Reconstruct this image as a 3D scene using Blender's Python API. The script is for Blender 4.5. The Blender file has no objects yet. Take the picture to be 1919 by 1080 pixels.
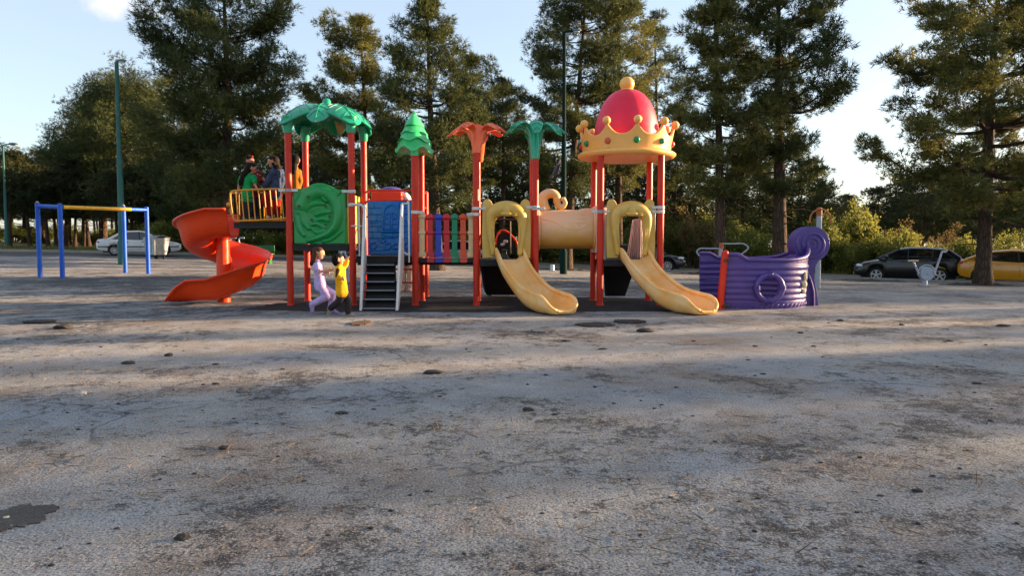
import bpy, bmesh, math, random
import numpy as np
from mathutils import Vector, Matrix
from mathutils import noise as mnoise

S = bpy.context.scene
COL = S.collection
PI = math.pi
R = math.radians
random.seed(7)

# ------------------------------------------------------------------ camera model
FPX = 1386.0
HCAM = 1.165
PITCH = math.atan((540 - 458) / FPX)

def W(px, py, Y):
    """world point at forward distance Y that stands where the survey measured it"""
    x = (px - 959.5) / FPX
    u = (540 - py) / FPX
    dy = math.cos(PITCH) + u * math.sin(PITCH)
    dz = -math.sin(PITCH) + u * math.cos(PITCH)
    k = Y / dy
    return Vector((x * k, Y, HCAM + dz * k))

def gz(X, Y):
    if Y <= 15: return 0.0
    u = max(-.9, min(.9, X / Y))
    d = Y - 15
    d = d * d / 6 if d < 3 else d - 1.5
    d = d if d < 40 else 40 + (d - 40) * .15
    return -.05 * u * d

# ------------------------------------------------------------------ scene helpers
def thing(name, label, cat, loc=(0, 0, 0), rotz=0.0, group=None):
    o = bpy.data.objects.new(name, None)
    o.empty_display_size = .2
    COL.objects.link(o)
    o.location = loc
    o.rotation_euler = (0, 0, rotz)
    o['label'] = label
    o['category'] = cat
    if group: o['group'] = group
    return o

def tag(o, label=None, cat=None, group=None, kind=None):
    if label: o['label'] = label
    if cat: o['category'] = cat
    if group: o['group'] = group
    if kind: o['kind'] = kind
    return o

def top_of(o):
    while o.parent: o = o.parent
    return o

def link_mesh(name, me, mat, parent=None):
    o = bpy.data.objects.new(name, me)
    if mat: me.materials.append(mat)
    COL.objects.link(o)
    if parent: o.parent = parent
    return o

def copy_tree(o, parent=None):
    c = o.copy()
    COL.objects.link(c)
    c.parent = parent
    for ch in list(o.children):
        copy_tree(ch, c)
    return c

def catmull(pts, n=8, closed=False):
    P = [Vector(p) for p in pts]
    out = []
    m = len(P)
    for i in range(m - 1):
        p0 = P[max(i - 1, 0)]; p1 = P[i]; p2 = P[i + 1]; p3 = P[min(i + 2, m - 1)]
        for k in range(n):
            t = k / n
            out.append(.5 * ((2 * p1) + (p2 - p0) * t + (2 * p0 - 5 * p1 + 4 * p2 - p3) * t * t + (3 * p1 - p0 - 3 * p2 + p3) * t ** 3))
    out.append(P[-1])
    return out

def lerp(a, b, t): return a + (b - a) * t
def interp(x, xs, ys): return float(np.interp(x, xs, ys))

class MB:
    def __init__(s): s.v = []; s.f = []
    def add(s, vs, fs):
        b = len(s.v)
        s.v.extend([tuple(v) for v in vs])
        s.f.extend([tuple(i + b for i in f) for f in fs])
        return s
    def box(s, c, d, rz=0, M=None):
        x, y, z = d[0] / 2, d[1] / 2, d[2] / 2
        vs = [Vector(p) for p in ((-x,-y,-z),(x,-y,-z),(x,y,-z),(-x,y,-z),(-x,-y,z),(x,-y,z),(x,y,z),(-x,y,z))]
        m = M if M else Matrix.Rotation(rz, 3, 'Z')
        vs = [m @ v + Vector(c) for v in vs]
        return s.add(vs, [(0,3,2,1),(4,5,6,7),(0,1,5,4),(1,2,6,5),(2,3,7,6),(3,0,4,7)])
    def tube(s, pts, r, n=12, caps=True, closed=False, flat=None):
        P = [Vector(p) for p in pts]
        m = len(P)
        rad = r if hasattr(r, '__len__') else [r] * m
        vs = []; fs = []
        prev = None
        for i in range(m):
            if closed: t = P[(i + 1) % m] - P[i - 1]
            else: t = P[min(i + 1, m - 1)] - P[max(i - 1, 0)]
            if t.length < 1e-9: t = Vector((0, 0, 1))
            t.normalize()
            if prev is None:
                a = Vector((0, 0, 1)) if abs(t.z) < .9 else Vector((0, 1, 0))
                nn = (a - t * a.dot(t)).normalized()
            else:
                nn = prev - t * prev.dot(t)
                if nn.length < 1e-6:
                    a = Vector((1, 0, 0)); nn = a - t * a.dot(t)
                nn.normalize()
            prev = nn
            b = t.cross(nn)
            for k in range(n):
                a = 2 * PI * k / n
                f = flat if flat else (1, 1)
                vs.append(P[i] + (nn * math.cos(a) * f[0] + b * math.sin(a) * f[1]) * rad[i])
        for i in range(m - 1 if not closed else m):
            j = (i + 1) % m
            for k in range(n):
                q = (k + 1) % n
                fs.append((i * n + k, i * n + q, j * n + q, j * n + k))
        if caps and not closed:
            fs.append(tuple(range(n - 1, -1, -1)))
            fs.append(tuple((m - 1) * n + k for k in range(n)))
        return s.add(vs, fs)
    def cyl(s, x, y, z0, z1, r, n=20, r1=None):
        return s.tube([(x, y, z0), (x, y, z1)], [r, r if r1 is None else r1], n)
    def lathe(s, c, prof, n=32, fx=1, fy=1, wave=None):
        vs = []; fs = []
        for (r, z) in prof:
            for k in range(n):
                a = 2 * PI * k / n
                dz = wave(a, r, z) if wave else 0
                vs.append((c[0] + r * math.cos(a) * fx, c[1] + r * math.sin(a) * fy, c[2] + z + dz))
        for i in range(len(prof) - 1):
            for k in range(n):
                q = (k + 1) % n
                fs.append((i * n + k, i * n + q, (i + 1) * n + q, (i + 1) * n + k))
        fs.append(tuple(range(n - 1, -1, -1)))
        fs.append(tuple((len(prof) - 1) * n + k for k in range(n)))
        return s.add(vs, fs)
    def ball(s, c, r, n=20, m=12, sc=(1, 1, 1)):
        vs = [(c[0], c[1], c[2] - r * sc[2])]; fs = []
        for i in range(1, m):
            a = PI * i / m
            for k in range(n):
                b = 2 * PI * k / n
                vs.append((c[0] + r * math.sin(a) * math.cos(b) * sc[0], c[1] + r * math.sin(a) * math.sin(b) * sc[1], c[2] - r * math.cos(a) * sc[2]))
        vs.append((c[0], c[1], c[2] + r * sc[2]))
        for k in range(n): fs.append((0, 1 + (k + 1) % n, 1 + k))
        for i in range(m - 2):
            for k in range(n):
                q = (k + 1) % n
                fs.append((1 + i * n + k, 1 + i * n + q, 1 + (i + 1) * n + q, 1 + (i + 1) * n + k))
        L = len(vs) - 1
        for k in range(n): fs.append((L, 1 + (m - 2) * n + k, 1 + (m - 2) * n + (k + 1) % n))
        return s.add(vs, fs)
    def grid(s, fn, nu, nv, closed_u=False):
        vs = []; fs = []
        for i in range(nu):
            for j in range(nv):
                vs.append(fn(i / (nu if closed_u else nu - 1), j / (nv - 1)))
        for i in range(nu if closed_u else nu - 1):
            for j in range(nv - 1):
                q = (i + 1) % nu
                fs.append((i * nv + j, q * nv + j, q * nv + j + 1, i * nv + j + 1))
        return s.add(vs, fs)
    def prism(s, outline, fn0, fn1):
        """closed 2-D outline mapped by fn0 / fn1 to two faces"""
        n = len(outline)
        vs = [fn0(p) for p in outline] + [fn1(p) for p in outline]
        fs = [tuple(range(n - 1, -1, -1)), tuple(range(n, 2 * n))]
        for i in range(n):
            j = (i + 1) % n
            fs.append((i, j, n + j, n + i))
        return s.add(vs, fs)
    def build(s, name, mat, parent=None, sharp=40, world=True, bevel=0, solid=0, sub=0, fixn=True, tri=False):
        off = Vector((0, 0, 0))
        if parent is not None and world: off = top_of(parent).location
        me = bpy.data.meshes.new(name)
        me.from_pydata([(v[0] - off.x, v[1] - off.y, v[2] - off.z) for v in s.v], [], s.f)
        if fixn or tri:
            bm = bmesh.new(); bm.from_mesh(me)
            if tri:
                bmesh.ops.triangulate(bm, faces=[f for f in bm.faces if len(f.verts) > 4])
            if fixn: bmesh.ops.recalc_face_normals(bm, faces=bm.faces)
            bm.to_mesh(me); bm.free()
        me.polygons.foreach_set('use_smooth', [True] * len(me.polygons))
        if sharp and sharp < 180: me.set_sharp_from_angle(angle=R(sharp))
        o = link_mesh(name, me, mat, parent)
        if bevel:
            m = o.modifiers.new('bevel', 'BEVEL'); m.width = bevel; m.segments = 2; m.limit_method = 'ANGLE'; m.angle_limit = R(35)
        if solid:
            m = o.modifiers.new('solid', 'SOLIDIFY'); m.thickness = abs(solid); m.offset = -1 if solid > 0 else 1
        if sub:
            m = o.modifiers.new('sub', 'SUBSURF'); m.levels = sub; m.render_levels = sub
        return o

# ------------------------------------------------------------------ materials
def lin(c):
    return tuple((v / 255 / 12.92 if v / 255 <= .04045 else ((v / 255 + .055) / 1.055) ** 2.4) for v in c)

class NT:
    def __init__(s, name):
        s.m = bpy.data.materials.new(name); s.m.use_nodes = True
        s.t = s.m.node_tree; s.N = s.t.nodes; s.L = s.t.links
        s.N.clear()
        s.out = s.N.new('ShaderNodeOutputMaterial')
    def n(s, typ, **kw):
        o = s.N.new('ShaderNode' + typ)
        for k, v in kw.items():
            if k == 'inp':
                for kk, vv in v.items():
                    if hasattr(vv, 'is_output') or isinstance(vv, bpy.types.NodeSocket): s.L.new(vv, o.inputs[kk])
                    else: o.inputs[kk].default_value = vv
            else: setattr(o, k, v)
        return o
    def noise(s, vec, scale, detail=4, rough=.55, dist=0):
        return s.n('TexNoise', inp={'Vector': vec, 'Scale': scale, 'Detail': detail, 'Roughness': rough, 'Distortion': dist}).outputs['Fac']
    def ramp(s, fac, stops):
        o = s.n('ValToRGB')
        e = o.color_ramp.elements
        while len(e) < len(stops): e.new(.5)
        for i, (p, c) in enumerate(stops):
            e[i].position = p
            e[i].color = (c, c, c, 1) if not hasattr(c, '__len__') else (*c[:3], 1)
        s.L.new(fac, o.inputs[0])
        return o.outputs['Color']
    def mix(s, fac, a, b, mode='MIX'):
        o = s.n('Mix', data_type='RGBA', blend_type=mode)
        for k, v in ((0, fac), (6, a), (7, b)):
            if isinstance(v, bpy.types.NodeSocket): s.L.new(v, o.inputs[k])
            elif hasattr(v, '__len__'): o.inputs[k].default_value = (*v[:3], 1)
            else: o.inputs[k].default_value = v
        return o.outputs[2]
    def math(s, op, a, b=0.0):
        o = s.n('Math', operation=op)
        for k, v in ((0, a), (1, b)):
            if isinstance(v, bpy.types.NodeSocket): s.L.new(v, o.inputs[k])
            else: o.inputs[k].default_value = v
        return o.outputs[0]
    def bump(s, h, strength=.3, dist=.01):
        return s.n('Bump', inp={'Height': h, 'Strength': strength, 'Distance': dist}).outputs[0]
    def pos(s): return s.n('NewGeometry').outputs['Position']
    def objc(s): return s.n('TexCoord').outputs['Object']
    def done(s, sh):
        s.L.new(sh, s.out.inputs[0]); return s.m

MATS = {}
def mat(name, rgb, rough=.5, metal=0.0, var=.18, scale=6, bump=0.0, bscale=40, fade=None, fade_amt=.5, coat=0.0, spec=.5, dirt=0.0, lin_in=False):
    if name in MATS: return MATS[name]
    t = NT(name)
    c = rgb if lin_in else lin(rgb)
    v = t.objc()
    a = t.noise(v, scale, 5, .6)
    dark = tuple(x * (1 - var) for x in c); lite = tuple(min(1, x * (1 + var * .6)) for x in c)
    col = t.mix(t.ramp(a, [(.3, 0), (.7, 1)]), dark, lite)
    if fade:
        b = t.noise(v, 2.2, 6, .62)
        fm = t.ramp(b, [(.38, 0), (.72, fade_amt)])
        col = t.mix(fm, col, fade if lin_in else lin(fade))
    if dirt:
        d = t.noise(v, 9, 8, .7)
        col = t.mix(t.ramp(d, [(.52, 0), (.75, dirt)]), col, (.06, .05, .04))
    p = t.n('BsdfPrincipled', inp={'Base Color': col, 'Metallic': metal, 'Specular IOR Level': spec, 'Coat Weight': coat})
    rr = t.ramp(t.noise(v, scale * 3, 4), [(.3, max(.02, rough - .08)), (.7, min(1, rough + .1))])
    t.L.new(rr, p.inputs['Roughness'])
    if bump:
        t.L.new(t.bump(t.noise(v, bscale, 4), bump, .01), p.inputs['Normal'])
    MATS[name] = t.done(p.outputs[0])
    return MATS[name]

def foliage_mat(name, dark, mid, lite, trans=.3, nscale=.7, lite_pos=.62):
    t = NT(name)
    g = t.n('NewGeometry')
    rnd = g.outputs['Random Per Island']
    cl = t.noise(t.objc(), nscale, 3, .6)
    f = t.math('ADD', t.math('MULTIPLY', rnd, .35), t.math('MULTIPLY', cl, .75))
    col = t.ramp(f, [(.28, dark), (.52, mid), (.52 + (lite_pos - .42), lite)])
    d = t.n('BsdfDiffuse', inp={'Color': col})
    tr = t.n('BsdfTranslucent', inp={'Color': t.mix(.5, col, lite)})
    m = t.n('MixShader', inp={0: trans, 1: d.outputs[0], 2: tr.outputs[0]})
    gl = t.n('BsdfGlossy', inp={'Roughness': .5, 'Color': (.6, .65, .7, 1)})
    m2 = t.n('MixShader', inp={0: .02, 1: m.outputs[0], 2: gl.outputs[0]})
    return t.done(m2.outputs[0])

def bark_mat(name, a, b):
    t = NT(name)
    mp = t.n('Mapping', inp={'Vector': t.objc(), 'Scale': (16, 16, 2.6)})
    wv = t.n('VectorMath', operation='ADD', inp={0: mp.outputs[0], 1: t.n('TexNoise', inp={'Vector': mp.outputs[0], 'Scale': .9, 'Detail': 5}).outputs['Color']}).outputs[0]
    n = t.noise(mp.outputs[0], 1.3, 8, .7, .6)
    vo = t.n('TexVoronoi', feature='DISTANCE_TO_EDGE', inp={'Vector': wv, 'Scale': 1.0})
    cr = t.ramp(vo.outputs[0], [(0, .25), (.22, 1)])
    col = t.mix(t.ramp(n, [(.3, 0), (.7, 1)]), a, b)
    col = t.mix(cr, tuple(x * .45 for x in a), col)
    p = t.n('BsdfPrincipled', inp={'Base Color': col, 'Roughness': .92, 'Specular IOR Level': .15})
    h = t.math('ADD', n, cr)
    t.L.new(t.bump(h, .9, .03), p.inputs['Normal'])
    return t.done(p.outputs[0])
# ------------------------------------------------------------------ world, sun, camera
SUN_AZ = 75.0      # degrees to the right of the view direction
SUN_EL = 9.5
def setup_world():
    w = bpy.data.worlds.new("World"); S.world = w; w.use_nodes = True
    t = w.node_tree; N = t.nodes; L = t.links
    N.clear()
    out = N.new('ShaderNodeOutputWorld'); bg = N.new('ShaderNodeBackground')
    sky = N.new('ShaderNodeTexSky'); sky.sky_type = 'NISHITA'; sky.sun_disc = False
    sky.sun_elevation = R(SUN_EL); sky.sun_rotation = R(SUN_AZ)
    sky.air_density = 1.0; sky.dust_density = 3.0; sky.ozone_density = 1.2
    sky.altitude = 1200
    # one small fair-weather cloud high on the left of the view plus faint wisps
    tc = N.new('ShaderNodeTexCoord')
    cdir = (W(232, 5, 100) - Vector((0, 0, HCAM))).normalized()
    sub = N.new('ShaderNodeVectorMath'); sub.operation = 'SUBTRACT'; sub.inputs[1].default_value = cdir
    L.new(tc.outputs['Generated'], sub.inputs[0])
    sc = N.new('ShaderNodeVectorMath'); sc.operation = 'MULTIPLY'; sc.inputs[1].default_value = (1, 1, 2.1)
    L.new(sub.outputs[0], sc.inputs[0])
    ln = N.new('ShaderNodeVectorMath'); ln.operation = 'LENGTH'; L.new(sc.outputs[0], ln.inputs[0])
    nz = N.new('ShaderNodeTexNoise'); nz.inputs['Scale'].default_value = 22; nz.inputs['Detail'].default_value = 7; nz.inputs['Roughness'].default_value = .62
    L.new(tc.outputs['Generated'], nz.inputs['Vector'])
    mr = N.new('ShaderNodeMapRange'); mr.inputs[1].default_value = .0; mr.inputs[2].default_value = .075; mr.inputs[3].default_value = .42; mr.inputs[4].default_value = -.3
    L.new(ln.outputs['Value'], mr.inputs[0])
    ad = N.new('ShaderNodeMath'); ad.operation = 'ADD'; L.new(nz.outputs['Fac'], ad.inputs[0]); L.new(mr.outputs[0], ad.inputs[1])
    cr = N.new('ShaderNodeValToRGB'); cr.color_ramp.elements[0].position = .48; cr.color_ramp.elements[1].position = 1.0
    L.new(ad.outputs[0], cr.inputs[0])
    hz = N.new('ShaderNodeMix'); hz.data_type = 'RGBA'      # thin high haze with faint wisps
    nz2 = N.new('ShaderNodeTexNoise'); nz2.inputs['Scale'].default_value = 3.2; nz2.inputs['Detail'].default_value = 6; nz2.inputs['Distortion'].default_value = .6
    L.new(tc.outputs['Generated'], nz2.inputs['Vector'])
    mr2 = N.new('ShaderNodeMapRange'); mr2.inputs[1].default_value = .35; mr2.inputs[2].default_value = .7; mr2.inputs[3].default_value = .40; mr2.inputs[4].default_value = .54
    L.new(nz2.outputs['Fac'], mr2.inputs[0]); L.new(mr2.outputs[0], hz.inputs[0]); L.new(sky.outputs[0], hz.inputs[6]); hz.inputs[7].default_value = (1.85, 1.97, 2.2, 1)
    mx = N.new('ShaderNodeMix'); mx.data_type = 'RGBA'
    L.new(cr.outputs['Color'], mx.inputs[0]); L.new(hz.outputs[2], mx.inputs[6]); mx.inputs[7].default_value = (2.9, 2.75, 2.7, 1)
    L.new(mx.outputs[2], bg.inputs[0]); bg.inputs[1].default_value = SKY_STRENGTH
    L.new(bg.outputs[0], out.inputs[0])

SKY_STRENGTH = .105
SUN_STRENGTH = 5.0
EXPOSURE = 2.0
setup_world()
sl = bpy.data.lights.new('sun', 'SUN'); sl.energy = SUN_STRENGTH; sl.angle = R(.55); sl.color = (1, .68, .40)
so = bpy.data.objects.new('sun', sl); COL.objects.link(so)
sd = Vector((math.sin(R(SUN_AZ)) * math.cos(R(SUN_EL)), math.cos(R(SUN_AZ)) * math.cos(R(SUN_EL)), math.sin(R(SUN_EL))))
so.rotation_euler = sd.to_track_quat('Z', 'Y').to_euler()
so.location = sd * 60

cam = bpy.data.cameras.new('camera'); co = bpy.data.objects.new('camera', cam); COL.objects.link(co)
cam.sensor_width = 36; cam.lens = 36 * FPX / 1919; cam.clip_end = 3000; cam.clip_start = .05
co.location = (0, 0, HCAM); co.rotation_euler = (PI / 2 - PITCH, 0, 0)
S.camera = co
S.view_settings.view_transform = 'Standard'; S.view_settings.look = 'None'
S.view_settings.exposure = EXPOSURE; S.view_settings.gamma = 1
S.cycles.max_bounces = 6; S.cycles.diffuse_bounces = 3; S.cycles.transparent_max_bounces = 6

# ------------------------------------------------------------------ ground
EDGE_A = [-180, -75, -50, -35, -20, -6, 8, 16, 24, 34, 50, 75, 180]
EDGE_R = [34, 42, 43, 42.4, 40.5, 38.7, 37.3, 36, 34.6, 33.2, 32.5, 34, 34]
def edge_r(a): return interp(a, EDGE_A, EDGE_R)
def pol(a, r): return (r * math.sin(R(a)), r * math.cos(R(a)))

def sheet_from(fn, nu, nv, name, m, lift, closed=False):
    b = MB()
    def g(u, v):
        x, y = fn(u, v); return (x, y, gz(x, y) + lift)
    b.grid(g, nu, nv, closed_u=closed)
    o = b.build(name, m, fixn=False, sharp=0)
    o.data.flip_normals() if o.data.polygons[0].normal.z < 0 else None
    return tag(o, kind='structure')

def asphalt_ground():
    t = NT('worn_playground_surface')
    v = t.pos()
    sp = t.noise(v, 88, 3, .6)
    sp2 = t.noise(v, 34, 4, .65)
    mid = t.noise(v, 2.6, 9, .72)
    big = t.noise(v, .42, 8, .68, .3)
    big2 = t.noise(t.n('VectorMath', operation='ADD', inp={0: v, 1: (31, 17, 5)}).outputs[0], .33, 9, .7, .5)
    def off(x, y, z): return t.n('VectorMath', operation='ADD', inp={0: v, 1: (x, y, z)}).outputs[0]
    base = t.mix(t.ramp(big, [(.34, 0), (.64, 1)]), (.185, .178, .168), (.31, .30, .285))
    base = t.mix(t.ramp(mid, [(.38, 0), (.66, .8)]), base, (.42, .41, .39))
    bl = t.noise(off(-7, 43, 9), .8, 9, .75)
    base = t.mix(t.ramp(bl, [(.46, 0), (.66, .65)]), base, (.24, .29, .36))
    st = t.noise(off(3, -23, 2), .7, 8, .7)
    base = t.mix(t.ramp(st, [(.50, 0), (.70, .75)]), base, (.20, .125, .072))
    # the pale coating has flaked off in spots, denser inside large worn blotches
    pk = t.noise(off(5, 5, 1), 9, 10, .82)
    pk2 = t.noise(off(1, 9, 4), 30, 6, .78)
    bz = t.math('MULTIPLY', t.math('SUBTRACT', big2, .5), .55)
    m2 = t.math('MULTIPLY', t.math('SUBTRACT', t.noise(off(9, 2, 7), 1.9, 9, .78), .5), .75)
    # the coating is gone round the play structure, where everyone runs, and towards the road on the left
    pv = t.n('VectorMath', operation='MULTIPLY', inp={0: off(4.5, -20.5, 0), 1: (1 / 13, 1 / 7.5, 0)}).outputs[0]
    ln = t.n('VectorMath', operation='LENGTH', inp={0: pv}).outputs[1]
    zone = t.ramp(t.math('ADD', ln, t.math('MULTIPLY', t.math('SUBTRACT', big, .5), 1.2)), [(.55, 1), (1.0, 0)])
    bz = t.math('ADD', bz, t.math('MULTIPLY', zone, .10))
    w1 = t.math('ADD', pk, t.math('ADD', bz, m2))
    base = t.mix(t.ramp(w1, [(.54, 0), (.625, .9)]), base, (.040, .040, .043))
    w2 = t.math('ADD', pk2, t.math('ADD', bz, t.math('MULTIPLY', m2, .8)))
    base = t.mix(t.ramp(w2, [(.555, 0), (.625, .82)]), base, (.045, .044, .046))
    # aggregate speckle
    base = t.mix(t.ramp(sp, [(.37, .8), (.48, 0)]), base, (.045, .044, .045))
    base = t.mix(t.ramp(sp, [(.57, 0), (.68, .75)]), base, (.56, .54, .51))
    base = t.mix(t.ramp(sp2, [(.30, .7), (.42, 0)]), base, (.06, .06, .06))
    # cracks
    dv = t.n('VectorMath', operation='ADD', inp={0: v, 1: t.n('TexNoise', inp={'Vector': v, 'Scale': 1.7, 'Detail': 6}).outputs['Color']}).outputs[0]
    vo = t.n('TexVoronoi', feature='DISTANCE_TO_EDGE', inp={'Vector': dv, 'Scale': .42})
    ck = t.ramp(vo.outputs[0], [(0.0, 1), (.011, 0)])
    ckm = t.math('MULTIPLY', ck, t.ramp(t.noise(v, .5, 4), [(.46, 0), (.6, .8)]))
    base = t.mix(ckm, base, (.022, .022, .024))
    p = t.n('BsdfPrincipled', inp={'Base Color': base, 'Roughness': .9, 'Specular IOR Level': .22})
    h = t.math('ADD', t.math('MULTIPLY', sp, .35), t.math('ADD', t.math('MULTIPLY', sp2, .9), t.math('ADD', t.math('MULTIPLY', mid, 1.1), t.math('MULTIPLY', ckm, -.6))))
    t.L.new(t.bump(h, .85, .03), p.inputs['Normal'])
    return t.done(p.outputs[0])

def earth_mat(name, a, b, c, scale=1.5):
    t = NT(name); v = t.pos()
    n = t.noise(v, scale, 9, .7); n2 = t.noise(v, 28, 5, .7)
    col = t.mix(t.ramp(n, [(.35, 0), (.65, 1)]), a, b)
    col = t.mix(t.ramp(n2, [(.45, 0), (.65, .8)]), col, c)
    p = t.n('BsdfPrincipled', inp={'Base Color': col, 'Roughness': .95, 'Specular IOR Level': .15})
    t.L.new(t.bump(t.math('ADD', n, n2), .8, .05), p.inputs['Normal'])
    return t.done(p.outputs[0])

M_PLAY = asphalt_ground()
M_EARTH = earth_mat('woodland_floor', (.07, .075, .03), (.12, .10, .055), (.06, .09, .025))
M_ROAD = earth_mat('road_asphalt', (.075, .074, .075), (.11, .105, .10), (.13, .125, .12), 2.2)
M_KERB = earth_mat('kerb_concrete', (.30, .28, .25), (.38, .35, .31), (.24, .22, .20), 4)
M_VERGE = earth_mat('grass_verge', (.10, .13, .03), (.16, .17, .04), (.20, .17, .06), 1.2)

def grid_coord(n, near, far):
    k = [near * i for i in range(n)]
    out = list(k)
    step = near
    while out[-1] < far:
        step *= 1.25; out.append(out[-1] + step)
    return out
gx = grid_coord(50, 1.5, 900); gx = [-x for x in gx[:0:-1]] + gx
gy_f = grid_coord(60, 1.5, 1200); gy = [-x for x in grid_coord(12, 1.5, 60)[:0:-1]] + gy_f
b = MB()
b.v = [(x, y, gz(x, y) - .06) for x in gx for y in gy]
ny = len(gy)
b.f = [(i * ny + j, (i + 1) * ny + j, (i + 1) * ny + j + 1, i * ny + j + 1) for i in range(len(gx) - 1) for j in range(ny - 1)]
tag(b.build('ground', M_EARTH, fixn=False, sharp=0), kind='structure')

rr_t = [0, .02, .05, .09, .14, .2, .27, .34, .42, .5, .58, .66, .74, .82, .9, .96, 1]
sheet_from(lambda u, v: pol(-180 + 360 * u, max(.05, edge_r(-180 + 360 * u) * interp(v, [i / 16 for i in range(17)], rr_t))), 180, 34, 'playground_surface', M_PLAY, 0.0, closed=True)
sheet_from(lambda u, v: pol(-78 + 156 * u, edge_r(-78 + 156 * u) + .22 + 5.6 * v), 160, 6, 'road', M_ROAD, -.02)
sheet_from(lambda u, v: pol(-78 + 156 * u, edge_r(-78 + 156 * u) + 6.0 + 3.2 * v), 160, 6, 'grass_verge', M_VERGE, -.01)

def kerb(a0, a1, r_off, name, hgt=.12, wd=.2):
    b = MB(); n = 90
    prof = [(-wd / 2, -.08), (-wd / 2, hgt - .015), (-wd / 2 + .015, hgt), (wd / 2 - .015, hgt), (wd / 2, hgt - .015), (wd / 2, -.08)]
    def g(u, v):
        a = lerp(a0, a1, u); d, z = prof[int(round(v * 5))]
        x, y = pol(a, edge_r(a) + r_off + d); return (x, y, gz(x, y) + z)
    b.grid(g, n, 6)
    return tag(b.build(name, M_KERB, fixn=True, sharp=30), kind='structure')
kerb(-8, 60, .11, 'kerb')
kerb(-78, 78, 5.9, 'far_kerb', .11, .18)

# dark rubber safety mat round the play structure with a frayed edge
def ragged(cx, cy, rx, ry, n, seed, amp=.12, sq=2.0):
    out = []
    for i in range(n):
        a = 2 * PI * i / n
        k = (abs(math.cos(a)) ** sq + abs(math.sin(a)) ** sq) ** (-1 / sq)
        q = 1 + amp * (mnoise.noise(Vector((math.cos(a) * 2.4, math.sin(a) * 2.4, seed))) + .6 * mnoise.noise(Vector((math.cos(a) * 9, math.sin(a) * 9, seed + 5))) + .4 * mnoise.noise(Vector((math.cos(a) * 30, math.sin(a) * 30, seed + 9))))
        out.append((cx + rx * k * q * math.cos(a), cy + ry * k * q * math.sin(a)))
    return out
def rubber_mat():
    t = NT('black_rubber_granules'); v = t.pos()
    n = t.noise(v, 60, 4, .6); n2 = t.noise(v, 3, 8, .7)
    col = t.mix(t.ramp(n2, [(.35, 0), (.7, 1)]), (.018, .018, .02), (.05, .047, .045))
    col = t.mix(t.ramp(n, [(.6, 0), (.7, .55)]), col, (.20, .185, .17))
    n3 = t.noise(v, 14, 6, .75)
    col = t.mix(t.ramp(n3, [(.6, 0), (.72, .6)]), col, (.24, .21, .185))
    p = t.n('BsdfPrincipled', inp={'Base Color': col, 'Roughness': .93, 'Specular IOR Level': .2})
    t.L.new(t.bump(t.math('ADD', n, n2), .9, .03), p.inputs['Normal'])
    return t.done(p.outputs[0])
M_RUB = rubber_mat()
def flat_patch(name, outline, z0, z1, m, parent=None):
    b = MB()
    n = len(outline)
    cx = sum(p[0] for p in outline) / n; cy = sum(p[1] for p in outline) / n
    vs = []
    for k in (1.0, .985, .5):
        for p in outline:
            x = cx + (p[0] - cx) * k; y = cy + (p[1] - cy) * k
            vs.append((x, y, gz(x, y) + (z0 if k == 1.0 else z1)))
    vs.append((cx, cy, gz(cx, cy) + z1))
    fs = []
    for r_ in range(2):
        for i in range(n):
            j = (i + 1) % n; fs.append((r_ * n + i, r_ * n + j, (r_ + 1) * n + j, (r_ + 1) * n + i))
    for i in range(n): fs.append((2 * n + i, 2 * n + (i + 1) % n, 3 * n))
    b.add(vs, fs)
    return b.build(name, m, parent, fixn=True, sharp=30)
tag(flat_patch('rubber_mat', ragged(-.5, 14.4, 4.3, 1.75, 260, 3, .16, 4), -.01, .014, M_RUB), kind='structure')

def lump(b, c, r, seed, sc=(1, 1, .6), amp=.35):
    bm = bmesh.new(); bmesh.ops.create_icosphere(bm, subdivisions=3, radius=1)
    vs = []
    for v in bm.verts:
        q = v.co.copy(); k = 1 + amp * mnoise.noise(q * 1.3 + Vector((seed, 0, 0))) + amp * .5 * mnoise.noise(q * 3.1 + Vector((0, seed, 0)))
        vs.append((c[0] + q.x * r * k * sc[0], c[1] + q.y * r * k * sc[1], c[2] + q.z * r * k * sc[2]))
    b.add(vs, [tuple(v.index for v in f.verts) for f in bm.faces]); bm.free()

M_STONE_D = mat('dark_rubber_lump', (52, 48, 46), .95, var=.4, scale=20, bump=.6, bscale=60)
M_STONE_P = mat('pale_stone', (188, 176, 160), .9, var=.25, scale=15, bump=.4)
M_STONE_G = mat('grey_stone', (112, 106, 100), .9, var=.35, scale=15, bump=.5)
def gpt(px, py):
    """point of the flat ground under a measured sight line"""
    Y = 5.0
    for _ in range(30):
        p = W(px, py, Y)
        Y *= 1 - .0
        den = (HCAM - p.z) / Y
        g = gz(p.x, Y)
        Y2 = (HCAM - g) / max(den, 1e-4)
        if abs(Y2 - Y) < 1e-4: break
        Y = Y2
    p = W(px, py, Y); p.z = gz(p.x, p.y); return p
def stone(px, py, wpx, name, label, m, sc=(1, .8, .5), seed=0, cat='stone', group=None):
    p = gpt(px, py); r = wpx / FPX * p.y / 2 * (1 if cat != 'debris' else .82)
    b = MB(); lump(b, (0, 0, r * sc[2] * .55), r, seed, sc)
    o = b.build(name, m, sharp=60); o.location = p
    return tag(o, label, cat, group)
stone(155, 739, 14, 'stone', 'small pale stone lying alone on the sunlit left of the ground', M_STONE_P, seed=1)
stone(453, 736, 20, 'stone', 'pointed grey stone lying left of centre on the grey ground', M_STONE_G, (1, .8, .75), 2)
stone(12, 973, 13, 'stone', 'white pebble lying in the black patch at the left picture edge', M_STONE_P, (1, .8, .5), 3)
stone(22, 988, 8, 'stone', 'tiny white pebble beside a larger one in the black patch', M_STONE_P, (1, .8, .5), 9)
stone(812, 700, 36, 'clod', 'largest dark flat clod on the ground below the bridge', M_STONE_D, (1, .7, .22), 4, 'clod')
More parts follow.
